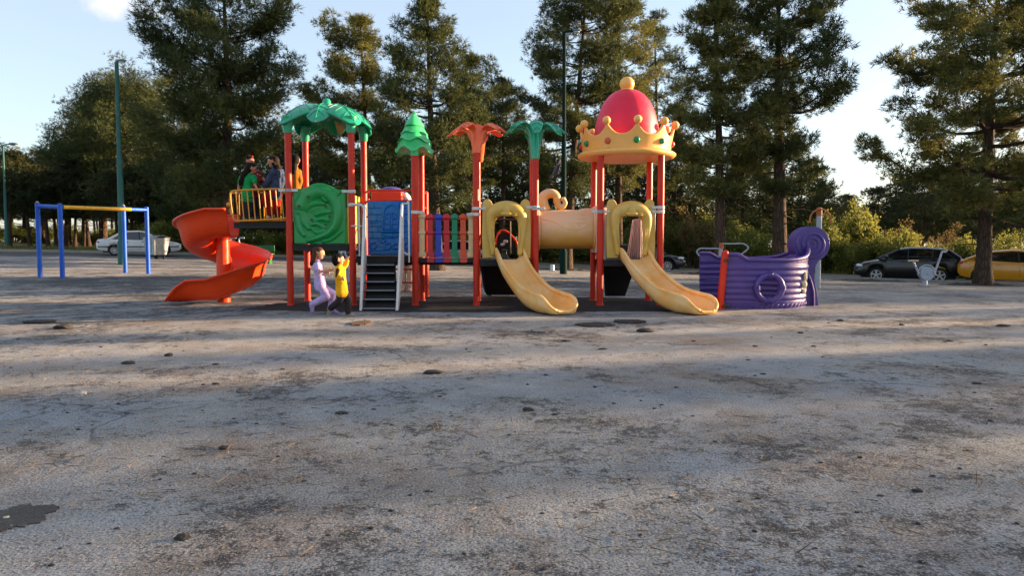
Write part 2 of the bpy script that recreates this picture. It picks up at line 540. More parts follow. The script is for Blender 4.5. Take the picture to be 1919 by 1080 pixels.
stone(341, 1011, 26, 'clod', 'crumbly dark clod in the left foreground nearest the camera', M_STONE_D, (1, .8, .5), 5, 'clod')
stone(990, 770, 22, 'clod', 'dark oval clod in the middle of the foreground', M_STONE_D, (1, .7, .35), 6, 'clod')
stone(1720, 922, 20, 'clod', 'dark lump in the right foreground, nearest the camera on that side', M_STONE_D, (1, .7, .35), 7, 'clod')
stone(240, 682, 26, 'clod', 'flat dark clod on the left sunlit ground, beside a rounder one', M_STONE_D, (1, .7, .25), 8, 'clod')
stone(316, 668, 15, 'clod', 'round dark clod on the left ground right of a flat one', M_STONE_D, (1, .7, .5), 18, 'clod')
rnd = random.Random(11)
flk = [(404,721,18),(530,693,12),(404,684,16),(481,795,10),(420,842,26),(640,776,30),(480,747,8),(1130,655,20),(1040,778,12),(1340,829,12),(1745,945,8),(1715,822,14),(1600,845,8),(1430,702,14),(1415,705,8),(1150,1000,10),(1525,650,12),(1780,640,16),(1690,610,12),(1575,602,16),(1880,612,30),(520,1014,14),(700,768,12),(690,706,10),(1240,760,8),(1000,882,10),(570,903,12),(840,592,10),(1415,650,12),(1650,930,16),(1830,720,22),(120,616,40),(330,650,10),(880,660,10),(1060,640,22),(1210,622,40),(1500,625,14),(1300,640,10)]
for i, (x, y, w_) in enumerate(flk):
    stone(x, y, w_, 'rubber_flake', 'small dark rubber flake lying on the grey playground surface', M_STONE_D, (1, rnd.uniform(.6, .9), rnd.uniform(.15, .4)), 20 + i, 'debris', 'dark rubber flakes scattered on the ground')
for i in range(110):
    x = rnd.uniform(0, 1919); y = 600 + 470 * rnd.random() ** 1.6
    stone(x, y, rnd.uniform(3.5, 8) * (1 + (y - 600) / 500), 'rubber_crumb', 'tiny dark rubber crumb lying on the grey playground surface', M_STONE_D, (1, rnd.uniform(.6, 1), rnd.uniform(.2, .5)), 60 + i, 'debris', 'tiny rubber crumbs scattered on the ground')
def patch_px(px, py, wpx, hpx, seed, name, label, m=None, amp=.25, thick=.018):
    p = gpt(px, py); r = wpx / FPX * p.y / 2
    p2 = gpt(px, py - hpx / 2); ry = max(.08, p2.y - p.y)
    o = flat_patch(name, ragged(p.x, p.y, r, ry, 60, seed, amp), -.004, thick, m or M_RUB)
    return tag(o, label, 'rubber patch')
patch_px(28, 972, 118, 52, 31, 'rubber_patch', 'black rubber patch with two white pebbles at the left edge', mat('patch_granules', (52, 51, 52), .95, var=.7, scale=45, bump=.9, bscale=120, dirt=.3, fade=(112, 106, 100), fade_amt=.5), thick=.006, amp=.4)
patch_px(677, 607, 34, 8, 32, 'rubber_patch', 'brown worn round patch on the ground just below the running children', mat('brown_patch', (92, 66, 48), .95, var=.4, bump=.5))
patch_px(1117, 610, 70, 7, 33, 'rubber_patch', 'long dark mat fragment on the ground below the tunnel')
patch_px(1018, 621, 50, 6, 34, 'rubber_patch', 'pale grey mat fragment on the ground left of the longer dark one', mat('grey_patch', (96, 96, 96), .95, var=.4, bump=.5))
patch_px(1180, 604, 60, 6, 35, 'rubber_patch', 'thin dark mat fragment on the ground between the two yellow slides')
patch_px(75, 604, 50, 6, 36, 'rubber_patch', 'dark mat fragment on the far left ground below the blue bars')

# grass growing through at the far left
def blades_mesh(name, C, D, Ln, Wd, m, parent=None, off=None):
    n = len(C)
    up = np.random.RandomState(5).normal(size=(n, 3))
    s_ = np.cross(D, up); s_ /= np.linalg.norm(s_, axis=1)[:, None] + 1e-9
    Ln = np.asarray(Ln).reshape(-1, 1); Wd = np.asarray(Wd).reshape(-1, 1)
    V = np.empty((n, 3, 3), dtype=np.float32)
    V[:, 0] = C - s_ * Wd / 2; V[:, 1] = C + s_ * Wd / 2; V[:, 2] = C + D * Ln
    return tri_mesh(name, V.reshape(-1, 3), m, parent, 3)
def tri_mesh(name, V, m, parent, k):
    me = bpy.data.meshes.new(name)
    nv = len(V); nf = nv // k
    me.vertices.add(nv); me.vertices.foreach_set('co', np.ascontiguousarray(V, dtype=np.float32).ravel())
    me.loops.add(nv); me.loops.foreach_set('vertex_index', np.arange(nv, dtype=np.int32))
    me.polygons.add(nf); me.polygons.foreach_set('loop_start', np.arange(0, nv, k, dtype=np.int32))
    me.update(calc_edges=True)
    return link_mesh(name, me, m, parent)
M_GRASS = foliage_mat('grass_blades', (.03, .06, .012), (.06, .11, .02), (.14, .17, .04), .3, 2)
def grass(pts, n, name, h=.12):
    rs = np.random.RandomState(3); C = []
    for (px, py, rx, ry) in pts:
        p = gpt(px, py)
        for i in range(n):
            x = p.x + rs.normal() * rx; y = p.y + rs.normal() * ry
            C.append((x, y, gz(x, y)))
    C = np.array(C); D = rs.normal(size=C.shape) * .45; D[:, 2] = 1
    D /= np.linalg.norm(D, axis=1)[:, None]
    o = blades_mesh(name, C, D, h * (.4 + rs.rand(len(C))), .012 + .01 * rs.rand(len(C)), M_GRASS)
    return tag(o, kind='stuff')
g1 = grass([(20, 488, .8, .7), (45, 482, .5, .4), (60, 478, .5, .3), (5, 484, .7, .6)], 1500, 'grass', .13)

# fallen pine needles and bits of straw, drifted together in places
rs = np.random.RandomState(17); Cn = []
for i in range(70):
    px, py = rs.uniform(0, 1919), 605 + 470 * rs.rand() ** 1.4
    p = gpt(px, py); sp_ = rs.uniform(.1, .7)
    for k in range(rs.randint(12, 60)):
        Cn.append((p.x + rs.normal() * sp_ * 1.4, max(1.2, p.y + rs.normal() * sp_), .012))
Cn = np.array(Cn); Dn = rs.normal(size=Cn.shape); Dn[:, 2] *= .12; Dn /= np.linalg.norm(Dn, axis=1)[:, None]
M_NEED = foliage_mat('dry_needles', (.05, .035, .02), (.16, .11, .06), (.32, .25, .16), .1, 5)
tag(blades_mesh('fallen_needles', Cn, Dn, .05 + .07 * rs.rand(len(Cn)), .004 + .003 * rs.rand(len(Cn)), M_NEED), kind='stuff')
# ------------------------------------------------------------------ trees
M_BARK = bark_mat('pine_bark', (.050, .036, .028), (.135, .088, .060))
M_BARK2 = bark_mat('shrub_bark', (.06, .045, .035), (.13, .10, .075))
M_PINE = foliage_mat('pine_needles', (.015, .032, .017), (.042, .064, .024), (.118, .128, .034), .28, .5)
M_PINE_W = foliage_mat('pine_needles_warm', (.024, .044, .018), (.068, .088, .027), (.205, .19, .048), .34, .5, .55)  # lighter tone raised to put golden sunlit patches into the needle colour
M_PINE_F = foliage_mat('pine_needles_far', (.018, .032, .017), (.040, .056, .024), (.10, .10, .035), .25, .3)
M_LEAF = foliage_mat('shrub_leaves', (.045, .078, .018), (.115, .150, .030), (.27, .26, .055), .5, .9)
M_LEAF_G = foliage_mat('green_leaves', (.05, .085, .018), (.12, .155, .03), (.24, .24, .055), .5, 1.0)
M_LEAF_B = foliage_mat('dry_leaves', (.07, .05, .02), (.13, .09, .035), (.21, .15, .06), .35, 1.1)

def clumps_blades(rs, C, Rr, n_spr, n_bl, ln, wd, flat=.55, upb=.45):
    """needle sprays round clump centres C with radii Rr -> blade arrays"""
    N = len(C)
    u = rs.normal(size=(N, n_spr, 3)); u /= np.linalg.norm(u, axis=2)[..., None]
    rad = rs.rand(N, n_spr, 1) ** .45
    off = u * rad * Rr[:, None, None]; off[..., 2] *= flat
    P = C[:, None, :] + off
    ax = u.copy(); ax[..., 2] = ax[..., 2] * .6 + upb
    ax /= np.linalg.norm(ax, axis=2)[..., None]
    D = ax[:, :, None, :] + rs.normal(size=(N, n_spr, n_bl, 3)) * .55
    D /= np.linalg.norm(D, axis=3)[..., None]
    Pb = np.repeat(P[:, :, None, :], n_bl, axis=2) + rs.normal(size=(N, n_spr, n_bl, 3)) * .03
    Pb = Pb.reshape(-1, 3); D = D.reshape(-1, 3)
    n = len(Pb)
    L_ = ln * (.65 + .7 * rs.rand(n)); W_ = wd * (.7 + .6 * rs.rand(n))
    s_ = np.cross(D, rs.normal(size=(n, 3))); s_ /= np.linalg.norm(s_, axis=1)[:, None] + 1e-9
    V = np.empty((n, 3, 3), dtype=np.float32)
    V[:, 0] = Pb - s_ * W_[:, None] / 2; V[:, 1] = Pb + s_ * W_[:, None] / 2; V[:, 2] = Pb + D * L_[:, None]
    return V.reshape(-1, 3)

def make_pine(seed, H, ext, crown0, tr, lean=(0, 0), n_limb=58, dens=1.0, clump=.5, m=None, bl=(.24, .026), spr=13, gap=.0, bare=8):
    """ext(t) -> (left, right, depth) reach in metres at height fraction t of the crown. returns (trunk mesh builder, crown verts)"""
    rs = np.random.RandomState(seed); rn = random.Random(seed)
    b = MB()
    def tp(z):
        t = z / H
        return Vector((lean[0] * t + .12 * math.sin(3.1 * t + seed) * t, lean[1] * t + .12 * math.cos(2.3 * t + seed * 2) * t, z))
    n = 16
    zs = [H * i / (n - 1) for i in range(n)]
    rads = [tr * (1.0 - .88 * (z / H) ** .85) for z in zs]
    rads[0] *= 1.3
    zs2 = [-.25] + zs; rads = [rads[0] * 1.12] + rads
    b.tube([tp(max(z, 0)) + Vector((0, 0, min(z, 0))) for z in zs2], rads, 11)
    C = []; RR = []
    az = rn.random() * 6
    for i in range(n_limb):
        t = (i + rn.random() * .8) / n_limb
        t = min(.995, max(0, t + .035 * math.sin(t * 38 + seed)))
        z = crown0 + (H * .985 - crown0) * t
        az += 2.399 + rn.uniform(-.5, .5)
        l, r, d = ext(t)
        ca, sa = math.cos(az), math.sin(az)
        ex = r if ca > 0 else l
        reach = 1 / math.sqrt((ca / max(ex, .15)) ** 2 + (sa / max(d, .15)) ** 2)
        reach *= rn.choice((rn.uniform(.55, .85), rn.uniform(.9, 1.12), rn.uniform(1.0, 1.22)))
        if rn.random() < gap: reach *= .5
        p0 = tp(z)
        rise = lerp(.10, .70, t) + rn.uniform(-.14, .18)
        q = []
        for k in range(7):
            s = k / 6
            q.append(p0 + Vector((ca * reach * s + .12 * math.sin(s * 5 + i) * s, sa * reach * s + .12 * math.cos(s * 4 + i * 1.7) * s, reach * (rise * s - .16 * math.sin(s * PI) + .12 * s * s))))
        r0 = max(.016, tr * .30 * (1 - .65 * t) * min(1.2, reach / 2.2))
        b.tube(q, [lerp(r0, .010, k / 6) for k in range(7)], 5, caps=False)
        nt = max(3, int(reach / .42 * dens))
        for k in range(nt):
            s = lerp(.42, 1.0, (k + rn.random() * .7) / nt) if reach > 1.2 else lerp(.2, 1, (k + .5) / nt)
            s = min(1, s)
            ip = s * 6; i0 = min(5, int(ip)); base = q[i0].lerp(q[i0 + 1], ip - i0)
            side = (1 if k % 2 else -1) * rn.uniform(.5, 1.25)
            tl = min(1.5, reach * .36) * (1.15 - .6 * s) * rn.uniform(.55, 1.2)
            dirv = Vector((math.cos(az + side), math.sin(az + side), rn.uniform(-.05, .5)))
            tip = base + dirv * tl
            b.tube([base, base.lerp(tip, .5) + Vector((0, 0, -.03 * tl)), tip], [max(.008, r0 * .3), .010, .006], 3, caps=False)
            cr = clump * rn.uniform(.65, 1.2) * (1 if reach > 1 else .8)
            C.append(tip); RR.append(cr)
            if tl > .5:
                C.append(base.lerp(tip, .5)); RR.append(cr * .75)
        C.append(q[-1]); RR.append(clump * .85)
    for k in range(3):
        C.append(tp(H - .25 * k)); RR.append(clump * (.4 + .15 * k))
    for i in range(bare):     # dead lower snags
        z = lerp(crown0 * .35, crown0, rn.random()); a = rn.random() * 6.28; L_ = rn.uniform(.5, 1.8)
        p0 = tp(z)
        q = [p0, p0 + Vector((math.cos(a), math.sin(a), .1)) * L_ * .5, p0 + Vector((math.cos(a + .2), math.sin(a + .2), -.05)) * L_]
        b.tube(q, [.028, .018, .006], 4, caps=False)
    V = clumps_blades(rs, np.array([tuple(c) for c in C]), np.array(RR), spr, 7, bl[0], bl[1])
    return b, V

def pine_thing(name, label, loc, b, V, m, group=None, cat='tree', rotz=0):
    t = thing(name, label, cat, loc, rotz, group)
    b.build('trunk', M_BARK, t, sharp=0, world=False)
    tri_mesh('crown', V, m, t, 3)
    return t

def hero_pine(px, Y, prof, label, seed, tr, m, px_top=None, n_limb=60, dens=1.0, clump=.5, gap=.1, depth=.85, name='pine_tree', base_z=None, spr=13):
    s = FPX / Y
    bp = W(px, 500, Y); z0 = gz(bp.x, Y) if base_z is None else base_z
    ys = [p[0] for p in prof]
    ztop = W(px, prof[0][0], Y).z - z0; zbot = W(px, prof[-1][0], Y).z - z0
    hs = [(W(px, p[0], Y).z - z0 - zbot) / (ztop - zbot) for p in prof][::-1]
    Ls = [p[1] * .94 / s for p in prof][::-1]; Rs = [p[2] * .94 / s for p in prof][::-1]
    def ext(t):
        l = interp(t, hs, Ls); r = interp(t, hs, Rs)
        return l, r, depth * (l + r) / 2
    lean = ((px_top - px) / s if px_top is not None else 0, 0)
    b, V = make_pine(seed, ztop, ext, zbot, tr, lean, int(n_limb * 1.02), dens * 1.55, clump * .88, bl=(.20, .027), gap=gap, spr=int(spr * 1.7))
    return pine_thing(name, label, (bp.x, Y, z0), b, V, m)

# the tall pines round the playground, left to right
hero_pine(428, 32, [(-60,30,36),(0,84,96),(60,98,106),(110,112,88),(150,138,118),(200,132,124),(250,122,100),(300,130,96),(345,104,80),(380,70,55)],
          'tallest dark dense pine, standing behind the orange spiral slide', 1, .30, M_PINE, 436, 84, 1.25, .62, .05)
hero_pine(696, 38, [(33,8,8),(60,45,30),(110,85,20),(180,95,25),(240,100,40),(300,90,60),(350,60,45),(385,40,30)],
          'slender open pine with thin crown right behind the palm leaf roof', 2, .22, M_PINE_W, 684, 84, 1.25, .55, .1)
hero_pine(820, 31, [(2,8,8),(50,40,35),(95,75,50),(140,78,60),(190,80,85),(240,115,110),(300,120,95),(345,95,80),(385,50,60)],
          'narrow topped pine rising behind the green tree shaped topper', 3, .27, M_PINE, 806, 72, 1.1, .55, .1)
hero_pine(884, 40, [(104,10,12),(140,35,40),(190,40,62),(250,60,70),(310,50,60),(350,40,40)],
          'shorter pine with bare trunk standing behind the orange flower topper', 4, .22, M_PINE, 880, 44, .95, .5, .12)
hero_pine(1062, 35, [(-40,30,60),(10,60,95),(60,75,90),(120,95,85),(180,85,90),(240,115,95),(290,105,90),(330,90,60),(365,40,30)],
          'broad pine behind the green lamp pole, trunk lit on its right', 5, .25, M_PINE, 1092, 78, 1.05, .55, .12)
hero_pine(1160, 39, [(-90,40,40),(-20,75,50),(40,80,40),(100,85,60),(170,90,75),(250,90,80),(310,75,70),(360,50,50)],
          'tall pine hidden behind the crown roof, its tip out of frame', 6, .25, M_PINE_W, 1150, 60, 1.0, .55, .15)
hero_pine(1232, 44, [(26,8,10),(60,38,45),(110,40,50),(170,50,55),(240,55,60),(310,50,55),(370,40,40)],
          'dark spire shaped pine just right of the red crown dome', 7, .2, M_PINE, 1222, 46, 1.0, .55, .1)
hero_pine(1349, 27, [(-25,6,8),(20,45,40),(80,62,45),(130,65,62),(190,70,85),(250,78,95),(300,75,85),(345,60,60),(375,35,35)],
          'golden green conical pine with slim reddish trunk right of the crown', 8, .235, M_PINE_W, 1338, 74, 1.1, .45, .08)
hero_pine(1462, 27.5, [(-110,30,40),(-40,70,85),(20,80,105),(70,75,130),(110,70,135),(160,75,140),(205,80,132),(245,70,120),(290,65,60),(330,70,80),(362,50,60)],
          'tall pine with long layered boughs behind the purple ship', 9, .30, M_PINE, 1452, 74, 1.15, .48, .14)
hero_pine(1843, 26.5, [(-150,70,80),(-60,95,120),(0,95,150),(60,138,170),(105,165,180),(160,185,190),(215,222,200),(258,205,200),(290,130,180),(335,215,190),(375,145,170),(405,95,140)],
          'large pine with thick trunk in front of the yellow car', 10, .28, M_PINE_W, 1850, 84, 1.05, .47, .22)
# left mass
hero_pine(262, 52, [(163,50,60),(190,70,85),(240,85,95),(300,90,90),(360,85,80),(400,60,60)],
          'rounded pine directly behind the tall left lamp post', 11, .26, M_PINE, 268, 60, 1.15, .8, .05, spr=10)
hero_pine(196, 54, [(172,22,50),(215,60,70),(260,72,70),(310,85,75),(360,80,70),(405,60,60)],
          'dark rounded pine left of the tall left lamp post', 12, .26, M_PINE, 205, 60, 1.1, .8, .05, spr=10)
hero_pine(128, 55, [(262,25,50),(295,45,60),(335,60,60),(380,70,60),(415,50,50)],
          'dark pine sloping down to the left above the blue bars', 13, .24, M_PINE, 140, 44, 1.1, .75, .05, spr=10)
hero_pine(48, 60, [(305,25,40),(335,45,50),(370,50,55),(410,45,45)],
          'low dark pine at the left between the two street lamps', 14, .22, M_PINE, 52, 34, 1.05, .75, .05, spr=10)
hero_pine(-22, 58, [(262,15,20),(300,38,36),(340,45,45),(385,50,50),(415,40,40)],
          'dark pine cut by the left picture edge', 15, .24, M_PINE, -18, 36, 1.05, .75, .05, spr=10)
hero_pine(330, 46, [(196,30,40),(240,60,60),(300,70,70),(360,60,60),(400,50,50)],
          'olive pine filling the gap left of the tallest pine', 16, .24, M_PINE, 335, 48, 1.1, .7, .08, spr=10)
hero_pine(401, 37, [(250,20,20),(290,50,45),(335,55,50),(368,35,35)],
          'half hidden pine with sunlit reddish trunk above the spiral slide', 17, .22, M_PINE, 402, 26, 1.0, .5, .1)
hero_pine(560, 46, [(215,15,20),(260,50,60),(310,60,75),(360,60,70),(400,40,40)],
          'pine behind the palm leaf roof, seen between its posts', 18, .22, M_PINE, 565, 40, 1.0, .6, .1, spr=10)

hero_pine(236, 58, [(158,20,30),(190,60,60),(240,80,80),(300,80,80),(360,80,80),(410,60,60)],
          'tall dark pine at the back of the group left of the tallest pine', 19, .26, M_PINE, 240, 54, 1.2, .85, .05, spr=10)
hero_pine(160, 60, [(205,20,30),(240,50,55),(290,70,70),(350,75,75),(410,60,60)],
          'dark pine on the slope of the left tree group, behind its neighbours', 20, .25, M_PINE, 164, 50, 1.2, .85, .05, spr=10)
hero_pine(86, 62, [(292,20,30),(320,45,50),(360,60,60),(412,50,50)],
          'low pine standing at the foot of the left tree group', 23, .23, M_PINE_W, 90, 36, 1.1, .8, .05, spr=10)
hero_pine(940, 42, [(150,6,8),(190,35,30),(240,50,45),(300,60,55),(350,40,40)],
          'ragged pine between the flower and palm toppers, farther back', 26, .2, M_PINE, 944, 40, 1.0, .5, .2)
# unseen pines added outside the view on the sunny side to cast shade bands
def plain_ext(wd):
    def f(t): 
        k = interp(t, [0, .12, .4, .75, 1], [.7, 1, .9, .55, .08])
        return wd * k, wd * k, wd * k
    return f
shade_proto = []
for i, (H, wd) in enumerate(((10.6, 1.9), (10.0, 1.7), (11.2, 2.1))):
    b_, V_ = make_pine(60 + i, H, plain_ext(wd), 2.6, .2, (.1, .1), 50, 1.2, .5, bl=(.26, .034), spr=9, gap=.12)
    shade_proto.append((b_, V_))
rq = random.Random(4)
row = []      # (x, y, kind, height factor): added pines, spaced so lit gaps fall between their shade bands
def at_q(q, X): return (X, (q + X * .2588) / .9659)
for q, X, hf, wf in ((-4.5, 46, 1.0, 1), (-2.4, 48, .97, 1), (-.3, 46, 1.02, 1), (.6, 49, 1.0, .9), (2.3, 48, .98, .6), (3.45, 50, .98, .5), (5.1, 47, 1.0, .8), (6.0, 48, 1.0, .7), (7.95, 48, 1.0, .55), (10.1, 46, 1.0, .6),
                 (12.4, 48, .90, .9), (13.3, 50, .86, 1), (14.3, 47, .90, 1), (15.3, 49, .86, 1), (16.4, 47, .93, 1), (17.6, 49, .9, 1), (19.5, 46, 1.0, 1), (22, 48, .95, 1), (5.5, 54, 1.06, .7), (-3.4, 54, 1.08, 1), (24.5, 50, .9, 1)):
    x, y = at_q(q, X); row.append((x, y, len(row) % 3, hf, wf))
first = {}
for i, (x, y, k, hf, wf) in enumerate(row):
    if k not in first:
        t = pine_thing('pine_tree', 'unseen pine added beyond the right picture edge to shade the playground', (x, y, gz(x, y)), shade_proto[k][0], shade_proto[k][1], M_PINE, 'added unseen pines shading the playground from the right')
        first[k] = t
    else:
        t = copy_tree(first[k]); t.location = (x, y, gz(x, y))
    t.rotation_euler.z = i * 1.3
    t.scale = (wf, wf, hf * 10.6 / (10.6, 10.0, 11.2)[k])

# ------------------------------------------------ far pines, copied
far_proto = []
for i, (H, wd, c0) in enumerate(((9.0, 2.3, 3.4), (8.2, 2.0, 3.8), (10, 2.6, 3.6), (7.4, 2.2, 2.6))):
    b_, V_ = make_pine(80 + i, H, plain_ext(wd), c0, .17, (.3 * (-1) ** i, .2), 36, .9, .72, bl=(.34, .05), spr=8, gap=.1, bare=4)
    t = pine_thing('pine_tree', 'pine of the far wood behind the parked cars', (0, 0, 0), b_, V_, M_PINE_F, 'pines of the far wood')
    far_proto.append([t, H, False])
def far_pine(px, Y, ytop, k, rot):
    x = (px - 959.5) / FPX * Y; z0 = gz(x, Y)
    h = W(px, ytop, Y).z - z0
    pr = far_proto[k]
    if pr[2]: t = copy_tree(pr[0])
    else: t = pr[0]; pr[2] = True
    s = h / pr[1]
    t.location = (x, Y, z0); t.scale = (max(.75, s ** .6), max(.75, s ** .6), s); t.rotation_euler.z = rot
TOPX = [-250, -60, 60, 150, 300, 420, 560, 680, 720, 960, 1060, 1240, 1500, 1600, 1700, 1800, 1919, 2100, 2300]
TOPY = [300, 310, 325, 310, 290, 330, 340, 392, 380, 372, 370, 372, 372, 372, 366, 362, 352, 340, 330]
rn = random.Random(5)
for j, (Y0, n) in enumerate(((66, 40), (86, 40), (112, 44))):
    for i in range(n):
        px = lerp(-240, 1960, (i + rn.uniform(.1, .9)) / n)
        Y = Y0 * rn.uniform(.9, 1.1)
        yt = interp(px, TOPX, TOPY) + rn.uniform(-8, 26) + (6 if j == 2 else 0)
        far_pine(px, Y, yt, rn.randrange(4), rn.random() * 6.28)
# a nearer layer behind the play structure
for i, (px, yt) in enumerate(((590, 262), (628, 290), (662, 318), (738, 268), (775, 250), (852, 236), (915, 262), (985, 250), (1020, 285), (1112, 262), (1190, 240), (1262, 252), (1302, 290), (1392, 262), (1425, 246), (1492, 300), (1530, 352), (360, 300), (470, 285), (520, 262), (1640, 352), (1690, 338), (1722, 330), (1768, 318), (1800, 322), (1872, 310), (1905, 322), (1940, 300))):
    far_pine(px, 46 + (i * 29 % 11), yt, i % 4, i * 1.9)
# thin trunks close to the road on the left
for i, px in enumerate((20, 58, 92, 107, 124, 142, 160, 168, 192, 222, 246, 268, 290, 310)):
    far_pine(px, 47.5 + (i * 37 % 9), 285 + (i * 53 % 40), i % 3, i * 1.1)

# ------------------------------------------------ shrubs and small broadleaf trees
def make_bush(seed, H, wd, n_stem, n_cl, leaf, clump, low=.12, open_=.0):
    rs = np.random.RandomState(seed); rn = random.Random(seed)
    b = MB(); C = []; RR = []
    for i in range(n_stem):
        a = rn.random() * 6.28; rr_ = wd * rn.uniform(.25, .95) ; h = H * rn.uniform(.6, 1.0) * (1 - .35 * (rr_ / wd) ** 2)
        p0 = Vector((math.cos(a) * .12 * wd, math.sin(a) * .12 * wd, -.1)); p3 = Vector((math.cos(a) * rr_, math.sin(a) * rr_, h))
        q = [p0, p0.lerp(p3, .35) + Vector((0, 0, h * .12)), p0.lerp(p3, .7) + Vector((0, 0, h * .1)), p3]
        q = catmull(q, 4)
        r0 = .02 + .012 * H / 2
        b.tube(q, [lerp(r0, .006, k / (len(q) - 1)) for k in range(len(q))], 5, caps=False)
        for k in range(max(2, n_cl // n_stem)):
            s = lerp(low + .1, 1.0, rn.random() ** .7); ip = s * (len(q) - 1); i0 = min(len(q) - 2, int(ip))
            c = q[i0].lerp(q[i0 + 1], ip - i0) + Vector((rn.gauss(0, 1), rn.gauss(0, 1), rn.gauss(0, .7))) * wd * .17
            if c.z < .1: c.z = .1
            C.append(tuple(c)); RR.append(clump * rn.uniform(.6, 1.25))
    C = np.array(C); RR = np.array(RR)
    n_l = 46
    N = len(C)
    u = rs.normal(size=(N, n_l, 3)); u /= np.linalg.norm(u, axis=2)[..., None]
    P = (C[:, None, :] + u * (rs.rand(N, n_l, 1) ** .5) * RR[:, None, None]).reshape(-1, 3)
    n = len(P)
    D = rs.normal(size=(n, 3)); D[:, 2] -= .3; D /= np.linalg.norm(D, axis=1)[:, None]
    s_ = np.cross(D, rs.normal(size=(n, 3))); s_ /= np.linalg.norm(s_, axis=1)[:, None] + 1e-9
    L_ = (leaf * (.6 + .8 * rs.rand(n)))[:, None]
    V = np.empty((n, 4, 3), dtype=np.float32)
    V[:, 0] = P; V[:, 1] = P + D * L_ * .5 + s_ * L_ * .28; V[:, 2] = P + D * L_; V[:, 3] = P + D * L_ * .5 - s_ * L_ * .28
    return b, V.reshape(-1, 3)
bush_proto = {}
def bush(kind, px, Y, ytop, wpx, label, group=None, rot=0.0, name='shrub', cat='shrub', spec=None):
    x = (px - 959.5) / FPX * Y; z0 = gz(x, Y)
    h = W(px, ytop, Y).z - z0; wd = wpx / FPX * Y / 2
    if kind not in bush_proto:
        seed, H, w0, ns, nc, leaf, cl, m, low = KINDS[kind]
        b, V = make_bush(seed, H, w0, ns, nc, leaf, cl, low)
        t = thing(name, label, cat, (0, 0, 0), 0, group)
        b.build('stems', M_BARK2, t, sharp=0, world=False); tri_mesh('foliage', V, m, t, 4)
        bush_proto[kind] = t
    else:
        t = copy_tree(bush_proto[kind])
        t.name = name; t['label'] = label; t['category'] = cat
        if group: t['group'] = group
        elif 'group' in t: del t['group']
    seed, H, w0 = KINDS[kind][:3]
    t.location = (x, Y, z0); t.scale = (wd / w0, wd / w0, h / H); t.rotation_euler.z = rot
    return t
KINDS = {
 'y1': (21, 2.6, 1.5, 16, 190, .105, .30, M_LEAF, .02),
 'y2': (22, 2.4, 1.6, 18, 200, .105, .32, M_LEAF, .02),
 'g1': (23, 2.6, 1.6, 16, 180, .105, .33, M_LEAF_G, .02),
 't1': (24, 5.0, 2.0, 14, 240, .13, .42, M_LEAF, .22),
 't2': (25, 5.0, 2.0, 14, 240, .13, .42, M_LEAF_G, .25),
 'd1': (26, 3.4, 1.2, 9, 70, .09, .26, M_LEAF_B, .3),
}
SH = 'shrubs along the far side of the road'
SHL = 'yellow green shrub in the dense row along the far side of the road'
rn = random.Random(9)
def rowY(px):
    a = math.degrees(math.atan((px - 959.5) / FPX))
    return (edge_r(a) + 7.4) * math.cos(R(a))
TX = [200, 330, 480, 640, 780, 900, 1010, 1130, 1250, 1330, 1420, 1470, 1540, 1600, 1660, 1720, 1780, 1919, 2100]
TY = [430, 430, 432, 440, 440, 436, 432, 428, 416, 420, 424, 436, 412, 414, 438, 452, 458, 446, 440]
for i in range(52):
    px = lerp(300, 2080, (i + rn.uniform(.15, .85)) / 52)
    Y = rowY(px) + rn.uniform(-.5, 2.2)
    bush(('y1', 'y2', 'g1', 'y1')[i % 4] if px > 1000 else ('y1', 'g1', 'y2', 'g1')[i % 4], px, Y, interp(px, TX, TY) + rn.uniform(-26, 34), rn.uniform(75, 120), SHL, SH, rn.random() * 6.28)
for i in range(28):
    px = lerp(-260, 330, (i + rn.random()) / 28); Y = rn.uniform(58, 74)
    bush(('g1', 't2', 'g1')[i % 3], px, Y, 428 + rn.uniform(-14, 10), rn.uniform(60, 90), 'dark green undergrowth shrub between the trunks of the left wood', 'undergrowth of the left wood', rn.random() * 6)
# the ones that stand out
bush('y2', 1600, 41, 372, 120, 'tallest bright yellow green shrub right of the purple scroll', None, 2.0)
bush('y1', 1545, 42, 392, 100, 'bright shrub directly behind the purple scroll', None, .4)
bush('y1', 1660, 40, 428, 80, 'low bright shrub behind the bonnet of the black car', None, 1.4)
bush('y2', 1300, 44, 388, 110, 'bright bushy shrub behind the reddish dry tree', None, 3.1)
bush('d1', 1298, 42, 372, 95, 'small reddish dry tree between the dark blue car and the ship', None, .3, 'small_tree', 'tree')
bush('d1', 1690, 39.5, 400, 90, 'spindly dry shrub with bare twigs behind the black car', None, 1.7)
bush('d1', 1770, 39, 408, 90, 'spindly dry shrub left of the thick pine trunk', None, 2.7)
GT = 'broadleaf trees behind the road on the left'
for i, (k, px, Y, yt, w_) in enumerate((('t1', 268, 50, 278, 95), ('t1', 300, 52, 362, 90), ('t2', 340, 49, 352, 90), ('t1', 380, 50, 350, 95), ('t2', 430, 49, 372, 95), ('t1', 470, 51, 345, 90), ('t2', 520, 50, 380, 100), ('t1', 575, 51, 380, 90), ('t2', 630, 50, 400, 90))):
    bush(k, px, Y, yt, w_, 'sunlit yellow green broadleaf tree among the pines left of the palm leaf roof', GT, i * .9, 'broadleaf_tree', 'tree')
GM = 'small trees behind the road in the middle'
